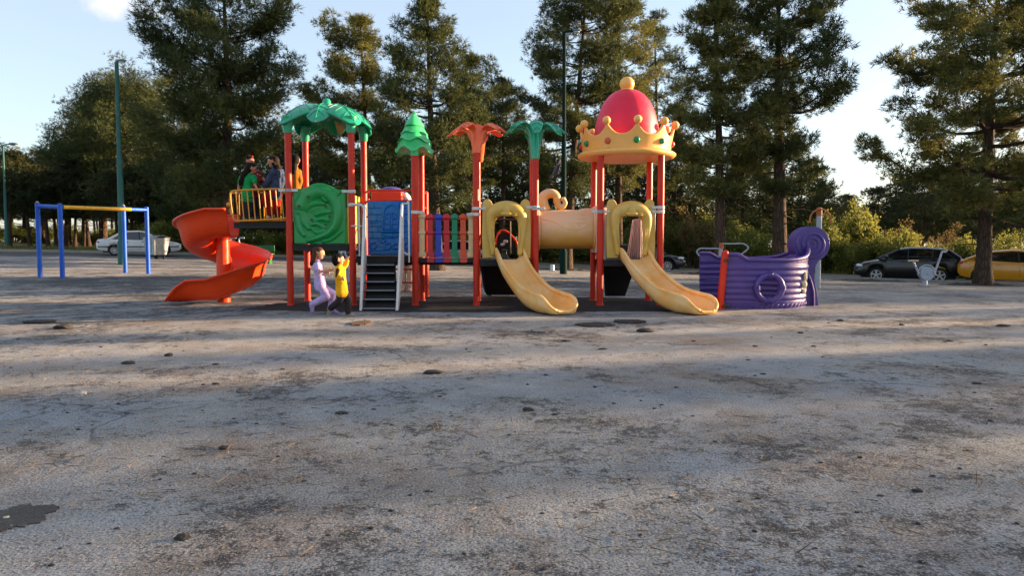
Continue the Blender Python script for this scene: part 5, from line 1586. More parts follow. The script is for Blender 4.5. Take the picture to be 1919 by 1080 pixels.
b = MB(); b.add([dl(-1.02, -.02, 1.035), dl(.02, -.02, 1.035), dl(.02, .42, 1.14), dl(-1.02, .42, 1.14), dl(.02, .84, 1.035), dl(-1.02, .84, 1.035)], [(0, 1, 2, 3), (3, 2, 4, 5)]); b.build('lid', M_ZINC, dm, solid=.02, fixn=False)
for (x, y) in ((-.7, .1), (-.1, .1), (-.7, .52), (-.1, .52)):
    c = Vector(dl(x, y, .10)); b = MB(); b.tube([c + Vector((-.03, -.01, 0)), c + Vector((.03, .01, 0))], .10, 14); b.build('wheel', M_BLACK, dm)

# small things along the far kerb
Ys = 42; p = W(67, 420, Ys); g0 = gz(p.x, Ys)
sg = thing('notice_sign', 'small blank white sign on a thin post behind the blue bars', 'sign', (p.x, Ys, g0))
b = MB(); b.box((p.x, Ys, p.z), (.22, .02, .46)); b.build('plate', M_WHITE, sg, bevel=.01)
b = MB(); b.cyl(p.x, Ys + .03, g0 - .05, p.z + .2, .025, 8); b.build('post', M_GREY, sg)
Yk = 33; p = W(1035, 512, Yk); g0 = gz(p.x, Yk)
b = MB(); b.lathe((0, 0, 0), [(.10, -.05), (.10, .26), (.085, .29), (.02, .30)], 16); b.box((0, 0, .02), (.26, .26, .05)); o = b.build('post_stub', M_WHITE, bevel=.01); o.location = (p.x, Yk, g0); tag(o, 'short white concrete post stub below the tunnel near the kerb', 'post')
b = MB(); rq2 = random.Random(3)
def debris_heap(px0, px1, Y, label, seed):
    b = MB(); n = 60; rq = random.Random(seed); x0 = W(px0, 500, Y).x; x1 = W(px1, 500, Y).x
    def g(u, v):
        x = lerp(x0, x1, u); y = Y + lerp(-.5, .5, v); e = math.sin(PI * u) ** .4 * math.sin(PI * v)
        return (x, y, gz(x, y) - .02 + e * (.10 + .12 * mnoise.noise(Vector((x * 1.1, y * 2, seed)))+ .06 * mnoise.noise(Vector((x * 5, y * 5, seed)))))
    b.grid(g, 90, 12); o = b.build('soil_ridge', mat('dark_soil', (50, 44, 40), .95, var=.5, scale=8, bump=.8), fixn=False, sharp=0); return tag(o, label, 'soil ridge')
debris_heap(1000, 1120, 34.8, 'low ridge of dark soil and litter along the kerb under the tunnel', 1)
debris_heap(1250, 1345, 33.6, 'low ridge of dark soil along the kerb right of the crown tower', 2)
debris_heap(1555, 1700, 29.8, 'low ridge of dark soil along the kerb before the black car', 3)
debris_heap(1760, 1960, 26.4, 'low ridge of dark soil round the foot of the thick pine', 4)
Yb_ = 33.5; p = W(485, 465, Yb_); g0 = gz(p.x, Yb_)
bn = thing('park_bench', 'green park bench under the high platform near the road', 'bench', (p.x, Yb_, g0))
M_BGR = mat('bench_green', (24, 98, 52), .5, var=.15)
b = MB(); b.box((p.x, Yb_, g0 + .44), (1.3, .4, .05)); b.build('seat', M_BGR, bn, bevel=.01)
b = MB(); b.box((p.x, Yb_ + .2, g0 + .68), (1.3, .04, .3)); b.build('backrest', M_BGR, bn, bevel=.01)
for d_ in (-.5, .5):
    b = MB(); b.box((p.x + d_, Yb_, g0 + .2), (.06, .36, .44)); b.build('leg', M_BGR, bn)
# ------------------------------------------------------------------ cars
def paint(name, rgb, rough=.28, metal=.0, coat=.8):
    t = NT(name); v = t.objc()
    col = t.mix(t.ramp(t.noise(v, 3, 6), [(.3, 0), (.7, 1)]), tuple(x * .9 for x in lin(rgb)), lin(rgb))
    d = t.noise(v, 7, 6, .7); z = t.n('SeparateXYZ', inp={0: v}).outputs[2]
    col = t.mix(t.math('MULTIPLY', t.ramp(d, [(.45, 0), (.75, .30)]), t.ramp(z, [(.15, 1), (.45, 0)])), col, (.16, .14, .11))
    p = t.n('BsdfPrincipled', inp={'Base Color': col, 'Roughness': rough, 'Metallic': metal, 'Coat Weight': coat, 'Coat Roughness': .06})
    return t.done(p.outputs[0])
def flatm(name, rgb, rough, metal=0, coat=0, spec=.5):
    t = NT(name); p = t.n('BsdfPrincipled', inp={'Base Color': (*lin(rgb), 1), 'Roughness': rough, 'Metallic': metal, 'Coat Weight': coat, 'Specular IOR Level': spec})
    return t.done(p.outputs[0])
M_CGLASS = flatm('car_glass', (14, 18, 22), .06, 0, .6, .8)
M_TYRE = mat('tyre_rubber', (24, 24, 25), .85, var=.2)
M_RIM = flatm('alloy_rim', (176, 178, 182), .35, .6)
M_TRIM = flatm('black_trim', (16, 16, 17), .5)
M_LITE = flatm('headlight_glass', (206, 214, 222), .12, .1, .6)
M_TAIL = flatm('tail_light_red', (190, 26, 22), .2, 0, .6)
M_CHROME = flatm('chrome', (210, 212, 214), .15, .9)

def wheel(t, x, y, r, side, spokes):
    b = MB()
    prof = [(r * .62, -.10), (r * .93, -.105), (r, -.075), (r, .075), (r * .93, .105), (r * .62, .10)]
    n = 32; vs = []; fs = []
    for (rr, yy) in prof:
        for k in range(n): vs.append((x + rr * math.cos(2 * PI * k / n), y + yy, r + rr * math.sin(2 * PI * k / n)))
    m = len(prof)
    for i in range(m):
        j = (i + 1) % m
        for k in range(n): fs.append((i * n + k, i * n + (k + 1) % n, j * n + (k + 1) % n, j * n + k))
    b.add(vs, fs)
    w = b.build('wheel', M_TYRE, t, world=False)
    b = MB(); yo = y + side * .085
    b.tube([(x + r * .64 * math.cos(2 * PI * k / 32), yo, r + r * .64 * math.sin(2 * PI * k / 32)) for k in range(32)], .022, 8, closed=True)
    b.tube([(x, yo + side * .012, r), (x, yo - side * .03, r)], .075, 14)
    for k in range(spokes):
        a = 2 * PI * k / spokes + .3
        c = Vector((math.cos(a), 0, math.sin(a))); tg = Vector((-math.sin(a), 0, math.cos(a)))
        o = Vector((x, yo, r)); wd = .034 if spokes < 8 else .018
        b.prism([(0, -wd * .8), (1, -wd * 1.3), (1, wd * 1.3), (0, wd * .8)], lambda p: o + c * lerp(.05, r * .62, p[0]) + tg * p[1] + Vector((0, side * .012, 0)), lambda p: o + c * lerp(.05, r * .62, p[0]) + tg * p[1] - Vector((0, side * .02, 0)))
    b.build('rim', M_RIM, w, world=False)
    b = MB(); b.tube([(x, y + side * .03, r), (x, y + side * .035, r)], r * .62, 28); b.build('brake_disc', M_TRIM, w, world=False)
    return w

def car(name, label, px_c, Y, heading, pm, sp):
    """local frame: +x forward, origin on the ground under the middle"""
    L, Wd = sp['L'], sp['W'] / 2
    x = (px_c - 959.5) / FPX * Y
    t = thing(name, label, sp.get('cat', 'car'), (x, Y, gz(x, Y) + sp.get('lift', 0)), heading)
    t.scale = (sp.get('sc', .92),) * 3
    # lower body loft: stations (x, z bottom, z belt, half width)
    ST = sp['body']
    xs = [s[0] for s in ST]
    r = sp['r']; Ra = r * 1.17
    us = sorted(set([lerp(xs[0], xs[-1], i / 60) for i in range(61)] + [wx + sg * Ra * q for wx in sp['wheels'] for sg in (-1, 1) for q in (1.004, .996, .97, .9, .8, .65, .5, .35, .2, 0)]))
    n = len(us); m = 15
    def arch(xx, zb):
        for wx in sp['wheels']:
            if abs(xx - wx) < Ra: return max(zb, r + .01 + math.sqrt(Ra * Ra - (xx - wx) ** 2))
        return zb
    def body(u, v):
        xx = us[int(round(u * (n - 1)))]; zb = arch(xx, interp(xx, xs, [s[1] for s in ST])); zt_ = interp(xx, xs, [s[2] for s in ST]); w = interp(xx, xs, [s[3] for s in ST]) * Wd
        prof = [(0, zb), (.80, zb), (.965, zb + .015), (.992, zb + .06), (1.0, lerp(zb, zt_, .55)), (.985, lerp(zb, zt_, .80)), (.95, zt_ - .03), (.88, zt_), (0, zt_ + .03)]
        q = prof + [(-a, c) for a, c in prof[-2::-1]]
        i = v * (len(q) - 1); k = min(len(q) - 2, int(i + 1e-6)); f = i - k
        return (xx, lerp(q[k][0], q[k + 1][0], f) * w, lerp(q[k][1], q[k + 1][1], f))
    b = MB(); M_ = 17
    b.grid(body, n, M_)
    nv = M_
    b.f.append(tuple(range(nv - 1)));  b.f.append(tuple((n - 1) * nv + k for k in range(nv - 2, -1, -1)))
    o = b.build('body', pm, t, world=False, sharp=32)
    bm = bmesh.new(); bm.from_mesh(o.data); bmesh.ops.remove_doubles(bm, verts=bm.verts, dist=1e-4); bmesh.ops.recalc_face_normals(bm, faces=bm.faces); bm.to_mesh(o.data); bm.free()
    for wx in sp['wheels']:
        for s_ in (-1, 1): wheel(t, wx, s_ * (Wd * .97 - .10), r, s_, sp['spokes'])
    # cabin: glass block, painted roof and pillars
    CB = sp['cabin']; cx = [c[0] for c in CB]      # (x, z top)
    belt = sp['belt']
    def ctop(xx): return interp(xx, cx, [c[1] for c in CB])
    def cw(xx, z): return Wd * lerp(.90, .70, max(0, (z - belt) / (sp['H'] - belt)))
    N = 40
    xsC = [lerp(cx[0], cx[-1], i / N) for i in range(N + 1)]
    def sect(xx, shrink=0.0, k0=0):
        zt_ = ctop(xx); rows = []
        for k in range(7):
            z = lerp(belt - .02, zt_, k / 6)
            rows.append((xx, cw(xx, z) - shrink, z))
        return rows
    b = MB(); vs = []
    for xx in xsC:
        s_ = sect(xx); vs += s_ + [(p[0], -p[1], p[2]) for p in s_[::-1]]
    b.add(vs, [(i * 14 + k, (i + 1) * 14 + k, (i + 1) * 14 + k + 1, i * 14 + k + 1) for i in range(N) for k in range(13)] + [tuple(range(14)), tuple(N * 14 + k for k in range(14))])
    b.build('window_glass', M_CGLASS, t, world=False, sharp=30)
    # roof skin
    x0, x1 = sp['roof']
    b = MB()
    def roof(u, v):
        xx = lerp(x0, x1, u); zt_ = ctop(xx); a = lerp(-1, 1, v); w = cw(xx, zt_) + .012
        return (xx, a * w, zt_ + .012 + .035 * (1 - a * a) - (.05 if abs(a) > .99 else 0))
    b.grid(roof, 24, 17); b.build('roof', pm, t, world=False, solid=-.02, fixn=False, sharp=40)
    for s_ in (-1, 1):
        def pil(xa, za, xb, zb_, r_, m): 
            b = MB(); k = 8
            b.tube([(lerp(xa, xb, i / k), s_ * (cw(0, lerp(za, zb_, i / k)) + .004), lerp(za, zb_, i / k)) for i in range(k + 1)], r_, 8); b.build('pillar', m, t, world=False)
        pil(cx[-1], belt, x1, ctop(x1), .035, pm); pil(cx[0], belt, x0, ctop(x0), sp.get('cpil', .06), pm)
        for xb_ in sp['bpil']: pil(xb_, belt, xb_ - .04, ctop(xb_) - .01, .03, M_TRIM)
        # roof edge and belt trim
        b = MB(); b.tube([(lerp(x0, x1, i / 14), s_ * (cw(0, ctop(lerp(x0, x1, i / 14))) + .006), ctop(lerp(x0, x1, i / 14)) - .005) for i in range(15)], .022, 8); b.build('roof_edge', sp.get('rail', pm), t, world=False)
        wY = lambda xx: interp(xx, xs, [q[3] for q in ST]) * Wd
        # door seams, handles, rubbing strip, mirror
        for xs_ in sp['seams']:
            b = MB(); b.tube([(xs_, s_ * (wY(xs_) * 1.0 - .001), .34), (xs_, s_ * (wY(xs_) * 1.0), belt * .72), (xs_ - .02, s_ * (wY(xs_) * .93), belt - .01)], .006, 5); b.build('door_seam', M_TRIM, t, world=False)
        for xh in sp['handles']:
            b = MB(); b.box((xh, s_ * wY(xh) * .99, belt - .13), (.17, .05, .035)); b.build('door_handle', sp.get('hand', pm), t, world=False, bevel=.01)
        if sp.get('strip'):
            b = MB(); xa, xb2 = sp['strip_x']; b.tube([(lerp(xa, xb2, i / 12), s_ * (wY(lerp(xa, xb2, i / 12)) * 1.0 + .004), sp['strip']) for i in range(13)], .030, 6); b.build('rubbing_strip', M_TRIM, t, world=False)
        b = MB(); b.ball((cx[-1] - .32, s_ * (Wd + .07), belt + .09), .10, 14, 8, (.7, 1, .75)); b.build('wing_mirror', pm, t, world=False, sharp=0)
        hx, hz = sp['head']; b = MB(); b.ball((hx - .06, s_ * wY(hx) * .80, hz), .15, 16, 10, (1.7, 1.2, .55)); b.build('headlight', M_LITE, t, world=False, sharp=0)
        tx, tz = sp['tail']; b = MB(); b.ball((tx + .06, s_ * wY(tx) * .88, tz), .10, 16, 10, (1.2, 1.1, sp.get('tailh', 1.0))); b.build('tail_light', M_TAIL, t, world=False, sharp=0)
    b = MB(); xf = xs[-1]; zf = sp['head'][1]; b.box((xf - .02, 0, zf - .06), (.06, Wd * .85, .16)); b.build('grille', M_TRIM, t, world=False, bevel=.02)
    b = MB(); b.box((xf - .0, 0, .42), (.02, .5, .11)); b.build('number_plate', M_WHITE, t, world=False)
    b = MB(); b.box((xs[0] + .01, 0, .62), (.03, .5, .11)); b.build('number_plate', M_WHITE, t, world=False)
    b = MB()
    b.box((0, 0, .27), (L * .86, Wd * 1.30, .18)); b.build('underbody', M_TRIM, t, world=False)
    return t

SEDAN = dict(sc=.89, L=4.5, W=1.70, H=1.42, r=.30, wheels=(-1.32, 1.33), spokes=10, belt=.93,
    body=[(-2.25, .42, .80, .80), (-2.18, .33, .93, .90), (-1.9, .27, .965, .97), (-1.2, .20, .95, 1.0), (0, .19, .92, 1.0), (.75, .19, .92, 1.0), (1.3, .20, .88, .99), (1.8, .22, .80, .95), (2.12, .27, .70, .86), (2.25, .40, .60, .74)],
    cabin=[(-1.62, .95), (-1.1, 1.27), (-.72, 1.395), (-.1, 1.42), (.3, 1.38), (.62, 1.22), (1.08, .93)], roof=(-.95, .42), bpil=(.02,), seams=(-.85, .05, .95), handles=(-.68, .2), strip=.52, strip_x=(-2.15, 2.1), head=(2.08, .62), tail=(-2.17, .78), hand=M_TRIM, cpil=.075)
CROSS = dict(sc=.92, L=4.6, W=1.82, H=1.62, r=.355, wheels=(-1.30, 1.33), spokes=5, belt=1.13, lift=-.07,
    body=[(-2.28, .52, 1.0, .78), (-2.22, .40, 1.14, .90), (-1.95, .32, 1.18, .97), (-1.2, .25, 1.16, 1.0), (0, .24, 1.12, 1.0), (.85, .24, 1.09, 1.0), (1.35, .25, 1.04, .99), (1.85, .27, .94, .94), (2.15, .33, .78, .84), (2.3, .46, .66, .72)],
    cabin=[(-2.10, 1.16), (-1.78, 1.42), (-1.5, 1.55), (-.8, 1.61), (-.1, 1.62), (.3, 1.57), (.7, 1.38), (1.22, 1.10)], roof=(-1.62, .34), bpil=(-.98, .02), seams=(-.95, .05, 1.0), handles=(-.72, .22), head=(2.02, .78), tail=(-2.16, .98), tailh=1.5, rail=M_CHROME, cpil=.11)
HATCH = dict(L=4.5, W=1.78, H=1.49, r=.33, wheels=(-1.36, 1.30), spokes=10, belt=1.0,
    body=[(-2.25, .50, .86, .78), (-2.15, .36, 1.06, .90), (-1.85, .28, 1.08, .97), (-1.2, .21, 1.05, 1.0), (0, .20, .99, 1.0), (.85, .20, .96, 1.0), (1.35, .21, .91, .99), (1.85, .23, .82, .94), (2.15, .3, .70, .84), (2.25, .42, .6, .74)],
    cabin=[(-2.02, 1.06), (-1.55, 1.26), (-.95, 1.43), (-.2, 1.49), (.3, 1.45), (.75, 1.25), (1.3, .97)], roof=(-1.25, .4), bpil=(-.98, .02), seams=(-.95, .05, 1.0), handles=(-.72, .22), head=(2.05, .70), tail=(-2.14, .95), cpil=.09)
def head_for(px, toward_right):
    a = math.atan((px - 959.5) / FPX)      # axis square to the sight line
    return -a if toward_right else PI - a
car('parked_car', 'white sedan parked on the left partly hidden by the grey waste container', 264, 39.6, head_for(264, True) + R(-3), paint('white_paint', (214, 216, 218)), SEDAN)
car('parked_car', 'black crossover parked behind the pale grey exercise machine, facing left', 1699, 32.6, head_for(1699, False) + R(4), paint('black_paint', (7, 8, 10), .3, 0, .35), CROSS)
car('parked_car', 'yellow hatchback parked behind the thick pine, cut by the right picture edge', 1907, 30.0, head_for(1907, True) + R(2), paint('yellow_paint', (210, 142, 14), .3), HATCH)
car('parked_car', 'dark blue car parked behind the crown tower, only its front clearly seen', 1207, 38.6, head_for(1207, True) + R(-4), paint('dark_blue_paint', (14, 20, 42), .22), dict(CROSS, H=1.46, cabin=[(a, 1.08 + (z - 1.08) * .78) for a, z in CROSS['cabin']], body=[(a, z0, z1 * .94, w) for a, z0, z1, w in CROSS['body']], belt=1.05, rail=None and 0 or M_TRIM, spokes=10))
car('parked_car', 'silver car glimpsed through the coloured bridge balusters', 866, 39.2, head_for(866, True), paint('silver_paint', (150, 154, 160), .3, .4), SEDAN)
car('parked_car', 'dark car glimpsed between the first tower and the stairs', 712, 40.0, head_for(712, False), paint('graphite_paint', (34, 38, 44), .28, .3), SEDAN)
# ------------------------------------------------------------------ people
def skin_mat(name, rgb): 
    return mat(name, rgb, .55, var=.06, scale=20, spec=.35)
M_SKIN = skin_mat('skin', (205, 150, 118))
M_SKIN2 = skin_mat('skin_deeper', (176, 122, 92))
M_HAIR = mat('dark_brown_hair', (30, 18, 13), .7, var=.35, scale=40, bump=.5, bscale=90, spec=.15)
M_HAIRB = mat('black_hair', (14, 11, 10), .7, var=.3, scale=40, bump=.5, bscale=90, spec=.15)
M_HAIRL = mat('brown_hair', (74, 42, 24), .7, var=.35, scale=40, bump=.5, bscale=90, spec=.2)
M_EYE = flatm('eye_dark', (20, 14, 12), .2)
M_LIP = flatm('lips', (176, 108, 92), .5)
def floral(name, base, a, b_, sc=26):
    t = NT(name); v = t.objc()
    vo = t.n('TexVoronoi', inp={'Vector': v, 'Scale': sc}); d = vo.outputs['Distance']; c = vo.outputs['Color']
    r_ = t.n('SeparateColor', inp={0: c}).outputs[0]
    m = t.math('MULTIPLY', t.ramp(d, [(.30, 1), (.42, 0)]), t.ramp(r_, [(.35, 0), (.45, 1)]))
    col = t.mix(m, lin(base), t.mix(t.ramp(r_, [(.6, 0), (.7, 1)]), lin(a), lin(b_)))
    p = t.n('BsdfPrincipled', inp={'Base Color': col, 'Roughness': .85, 'Specular IOR Level': .2})
    t.L.new(t.bump(t.noise(v, 14, 5), .4, .02), p.inputs['Normal'])
    return t.done(p.outputs[0])
def cloth(name, rgb, var=.18): return mat(name, rgb, .88, var=var, scale=9, bump=.5, bscale=22, spec=.2)

def blob(name, caps, m, parent, vox=.008, smooth=5):
    """one continuous skin over tapered capsules: (p0, r0, p1, r1)"""
    b = MB()
    for (p0, r0, p1, r1) in caps:
        p0 = Vector(p0); p1 = Vector(p1)
        d = p1 - p0
        if d.length < 1e-5: b.ball(p0, r0, 16, 10); continue
        u = d.normalized(); n = 14; pts = []; rad = []
        for k in range(5): a = PI / 2 * k / 5; pts.append(p0 - u * r0 * math.cos(a)); rad.append(max(1e-4, r0 * math.sin(a)))
        pts.append(p0); rad.append(r0); pts.append(p0.lerp(p1, .5)); rad.append((r0 + r1) / 2); pts.append(p1); rad.append(r1)
        for k in range(1, 6): a = PI / 2 * k / 5; pts.append(p1 + u * r1 * math.sin(a)); rad.append(max(1e-4, r1 * math.cos(a)))
        b.tube(pts, rad, n)
    o = b.build(name, m, parent, sharp=0)
    md = o.modifiers.new('r', 'REMESH'); md.mode = 'VOXEL'; md.voxel_size = vox; md.use_smooth_shade = True
    ms = o.modifiers.new('s', 'SMOOTH'); ms.iterations = smooth; ms.factor = .5
    dg = bpy.context.evaluated_depsgraph_get(); dg.update()
    me = bpy.data.meshes.new_from_object(o.evaluated_get(dg)); o.modifiers.clear(); old = o.data; o.data = me; bpy.data.meshes.remove(old)
    return o

def hand_caps(wr, dirv, side, k, curl=.35):
    """palm, four bent fingers and a thumb"""
    d = dirv.normalized(); s_ = (side - d * side.dot(d)).normalized(); nrm = d.cross(s_).normalized()
    caps = []; L = .045 * k
    for q in (-1, 0, 1): caps.append((wr, .015 * k, wr + d * L + s_ * q * .013 * k, .0125 * k))
    for i, (q, l) in enumerate(((-1.5, .033), (-.5, .040), (.5, .043), (1.5, .037))):
        a = wr + d * L + s_ * q * .0115 * k
        bnd = a + (d + nrm * curl * .5) .normalized() * l * k * .6; tip = bnd + (d * (1 - curl) + nrm * curl * 1.3).normalized() * l * k * .55
        caps += [(a, .0078 * k, bnd, .0072 * k), (bnd, .0072 * k, tip, .006 * k)]
    a = wr + d * .012 * k + s_ * .016 * k; bnd = a + (s_ * .8 + d * .7).normalized() * .025 * k; tip = bnd + (d + s_ * .25 + nrm * .2).normalized() * .024 * k
    caps += [(a, .010 * k, bnd, .0088 * k), (bnd, .0085 * k, tip, .007 * k)]
    return caps

def person(label, J, face, k, skin, hair_caps, hairm, clothes, shoes, loc, group=None):
    """J: joints in world metres; face: look direction; k: size factor (1 = 1.15 m child)"""
    t = thing('person', label, 'person', loc, 0, group)
    f = Vector(face).normalized(); up = Vector((0, 0, 1)); rt = f.cross(up).normalized(); up2 = rt.cross(f)
    H = Vector(J['head']); hr = .090 * (k if k < 1.15 else 1.12)
    caps = []
    # head: skull, jaw, nose, ears
    caps += [(H - f * .018 + up2 * .02, hr * .95, H + f * .012 + up2 * .01, hr * .86), (H + up2 * -.01, hr * .82, H + f * .030 - up2 * hr * .62, hr * .46),
             (H + f * (hr * .88) + up2 * -.002, .009, H + f * (hr * 1.06) - up2 * .018, .012)]
    for s_ in (-1, 1): caps.append((H + rt * s_ * hr * .88 - up2 * .004 - f * .012, .014, H + rt * s_ * hr * .92 - up2 * .022 - f * .008, .010))
    nk = Vector(J['neck'])
    caps.append((nk, .036 * k, H - up2 * hr * .55 - f * .01, .034 * k))
    ch = Vector(J['chest']); pe = Vector(J['pelvis']); mid = ch.lerp(pe, .5)
    sh = [Vector(J['shL']), Vector(J['shR'])]; hp = [Vector(J['hipL']), Vector(J['hipR'])]
    torso = [(ch, .078 * k, mid, .068 * k), (mid, .068 * k, pe, .074 * k), (nk, .040 * k, ch, .07 * k), (sh[0], .043 * k, ch, .065 * k), (sh[1], .043 * k, ch, .065 * k), (hp[0], .062 * k, mid, .06 * k), (hp[1], .062 * k, mid, .06 * k), (sh[0], .038 * k, sh[1], .038 * k), (hp[0], .062 * k, hp[1], .062 * k)]
    caps += torso
    arms = []
    for s_, a in ((0, 'L'), (1, 'R')):
        e = Vector(J['el' + a]); w = Vector(J['wr' + a])
        arms.append(((sh[s_], .036 * k, e, .028 * k), (e, .027 * k, w, .019 * k)))
        caps += list(arms[-1])
        hd = (w - e).normalized(); sd_ = Vector(J.get('palm' + a, (0, 0, 1)))
        if abs(hd.dot(sd_.normalized())) > .95: sd_ = Vector((1, 0, 0))
        caps += hand_caps(w, hd, sd_, k * 1.05, J.get('curl', .35))
    legs = []
    for s_, a in ((0, 'L'), (1, 'R')):
        kn = Vector(J['kn' + a]); an = Vector(J['an' + a]); to = Vector(J['to' + a])
        legs.append(((hp[s_], .062 * k, kn, .043 * k), (kn, .042 * k, kn.lerp(an, .35), .042 * k), (kn.lerp(an, .35), .042 * k, an, .027 * k)))
        caps += list(legs[-1]); caps.append((an, .027 * k, to, .02 * k))
    body = blob('body', caps, skin, t, .0075, 4)
    for s_ in (-1, 1):
        b = MB(); b.ball(H + f * hr * .90 + rt * s_ * hr * .36 + up2 * hr * .12, .0085, 10, 8, (1, 1, .7)); b.build('eye', M_EYE, body, sharp=0)
    b = MB(); c = H + f * (hr * .90) - up2 * hr * .50; b.tube([c - rt * .018, c + f * .006, c + rt * .018], [.002, .0045, .002], 8); b.build('mouth', M_LIP, body, sharp=0)
    # hair
    if hair_caps is not None:
        hc = [(H - f * .032 + up2 * .026, hr * 1.0, H - f * .008 + up2 * .036, hr * .90), (H - f * .040 - up2 * .012, hr * .92, H - f * .036 + up2 * .02, hr * .98)]
        hc += [(H + f * a[0] + rt * a[1] + up2 * a[2], a[3], H + f * a[4] + rt * a[5] + up2 * a[6], a[7]) for a in hair_caps]
        blob('hair', hc, hairm, body, .009, 2)
    # clothes
    for (nm, kind, m, g) in clothes:
        cc_ = []
        if kind in ('tshirt', 'longsleeve', 'jacket'):
            cc_ += [(a, ra + g, b_, rb + g) for a, ra, b_, rb in torso]
            low = pe - Vector((0, 0, .05 * k)) if kind != 'tshirt' else pe - Vector((0, 0, .03 * k))
            cc_.append((mid, .074 * k + g, low, .088 * k + g)); cc_.append((hp[0] - Vector((0, 0, .02)), .066 * k + g, hp[1] - Vector((0, 0, .02)), .066 * k + g))
            for (u_, lw) in arms:
                if kind == 'tshirt': cc_.append((u_[0], u_[1] + g + .006, u_[0].lerp(u_[2], .55), u_[3] + g + .012))
                else: cc_ += [(u_[0], u_[1] + g, u_[2], u_[3] + g + .006), (lw[0], lw[1] + g + .006, lw[0].lerp(lw[2], .93), lw[3] + g + .008)]
        if kind in ('trousers', 'skirt_trousers'):
            cc_ += [(hp[0], .066 * k + g, hp[1], .066 * k + g), (pe, .076 * k + g, hp[0], .066 * k + g), (pe, .076 * k + g, hp[1], .066 * k + g)]
            for a in legs:
                cc_ += [(a[0][0], a[0][1] + g, a[0][2], a[0][3] + g + .008), (a[1][0], a[1][1] + g + .008, a[2][2].lerp(a[1][0], .08), a[2][3] + g + .014)]
        blob(nm, cc_, m, body, .009, 4)
    for a in ('L', 'R'):
        an = Vector(J['an' + a]); to = Vector(J['to' + a]); d = (to - an)
        dn_ = Vector(J['an' + a]) - Vector(J['kn' + a]); dn_.normalize()
        heel = an + dn_ * .012 - d.normalized() * .018
        blob('shoe', [(heel, .040 * k, to, .032 * k), (an + dn_ * -.01, .038 * k, an.lerp(to, .5), .037 * k)], shoes, body, .008, 2)
    return t

def joints(Y, px, dep, k=1.0):
    """px: name -> measured (x, y); dep: name -> depth offset in metres"""
    return {n: W(p[0], p[1], Y + dep.get(n, 0)) for n, p in px.items()}

# girl in lilac running to the right
Yg_ = 12.25
def c5(x, y): return (560 + x / 6.754, 450 + y / 6.754)
J = joints(Yg_, dict(head=c5(258, 172), neck=c5(232, 268), chest=c5(245, 340), pelvis=c5(272, 560), shL=c5(238, 322), shR=c5(232, 322), elR=c5(250, 405), wrR=c5(372, 385), elL=c5(300, 395), wrL=c5(362, 415),
     hipL=c5(285, 590), hipR=c5(278, 590), knL=c5(435, 680), anL=c5(402, 870), toL=c5(492, 928), knR=c5(352, 715), anR=c5(165, 815), toR=c5(172, 905)),
     dict(shL=.11, shR=-.11, elR=-.16, wrR=-.13, elL=.16, wrL=.05, hipL=.055, hipR=-.055, knL=.07, anL=.07, toL=.07, knR=-.06, anR=-.05, toR=-.05))
M_LILAC = floral('lilac_floral_cotton', (176, 156, 204), (138, 112, 172), (214, 200, 224), 44)
girl = person('girl in lilac patterned top and trousers running right beside the boy in yellow', J, (.97, -.22, -.05), 1.0, M_SKIN,
       [(-.05, .02, -.03, .07, -.10, 0, -.13, .055), (-.08, 0, -.06, .06, -.14, -.01, -.18, .035), (-.02, .07, -.02, .035, -.05, .07, -.12, .03), (-.02, -.07, -.02, .035, -.06, -.07, -.12, .03)], M_HAIRL,
       [('trousers', 'trousers', M_LILAC, .012), ('top', 'tshirt', M_LILAC, .013)], mat('purple_striped_shoe', (150, 130, 176), .7, var=.3, scale=30), W(604, 590, Yg_) * 1.0)
# boy in yellow walking right, right arm raised
Yb = 12.0
J = joints(Yb, dict(head=c5(506, 250), neck=c5(512, 336), chest=c5(520, 400), pelvis=c5(545, 625), shL=c5(540, 372), shR=c5(502, 376), elL=c5(588, 312), wrL=c5(606, 262), elR=c5(488, 455), wrR=c5(528, 478),
     hipL=c5(565, 655), hipR=c5(530, 655), knL=c5(628, 755), anL=c5(625, 925), toL=c5(690, 968), knR=c5(520, 770), anR=c5(398, 868), toR=c5(378, 945)),
     dict(shL=.10, shR=-.10, elL=.13, wrL=.10, elR=-.15, wrR=-.17, hipL=.05, hipR=-.05, knL=.06, anL=.06, toL=.06, knR=.0, anR=.12, toR=.12))
J['palmL'] = (.3, -.5, 0)
M_YSH = cloth('yellow_jersey', (222, 160, 24)); 
boy = person('boy in yellow long sleeved shirt and dark trousers reaching towards the stair rail', J, (.93, .28, .02), .95, M_SKIN,
       [(-.02, .0, .02, .07, -.045, 0, -.05, .055)], M_HAIRB, [('trousers', 'trousers', cloth('charcoal_trousers', (52, 44, 46)), .014), ('shirt', 'longsleeve', M_YSH, .018)],
       mat('beige_trainer', (150, 136, 116), .75, var=.4, scale=25), W(650, 594, Yb))
body_ = [c for c in boy.children if c.name.startswith('body')][0]
shR = J['shR']; elR = J['elR']
blob('sleeve_panel', [(Vector(shR) + Vector((0, -.02, .0)), .043, Vector(elR) + Vector((0, -.018, 0)), .036)], cloth('brown_sleeve', (70, 46, 28)), body_, .009, 3)

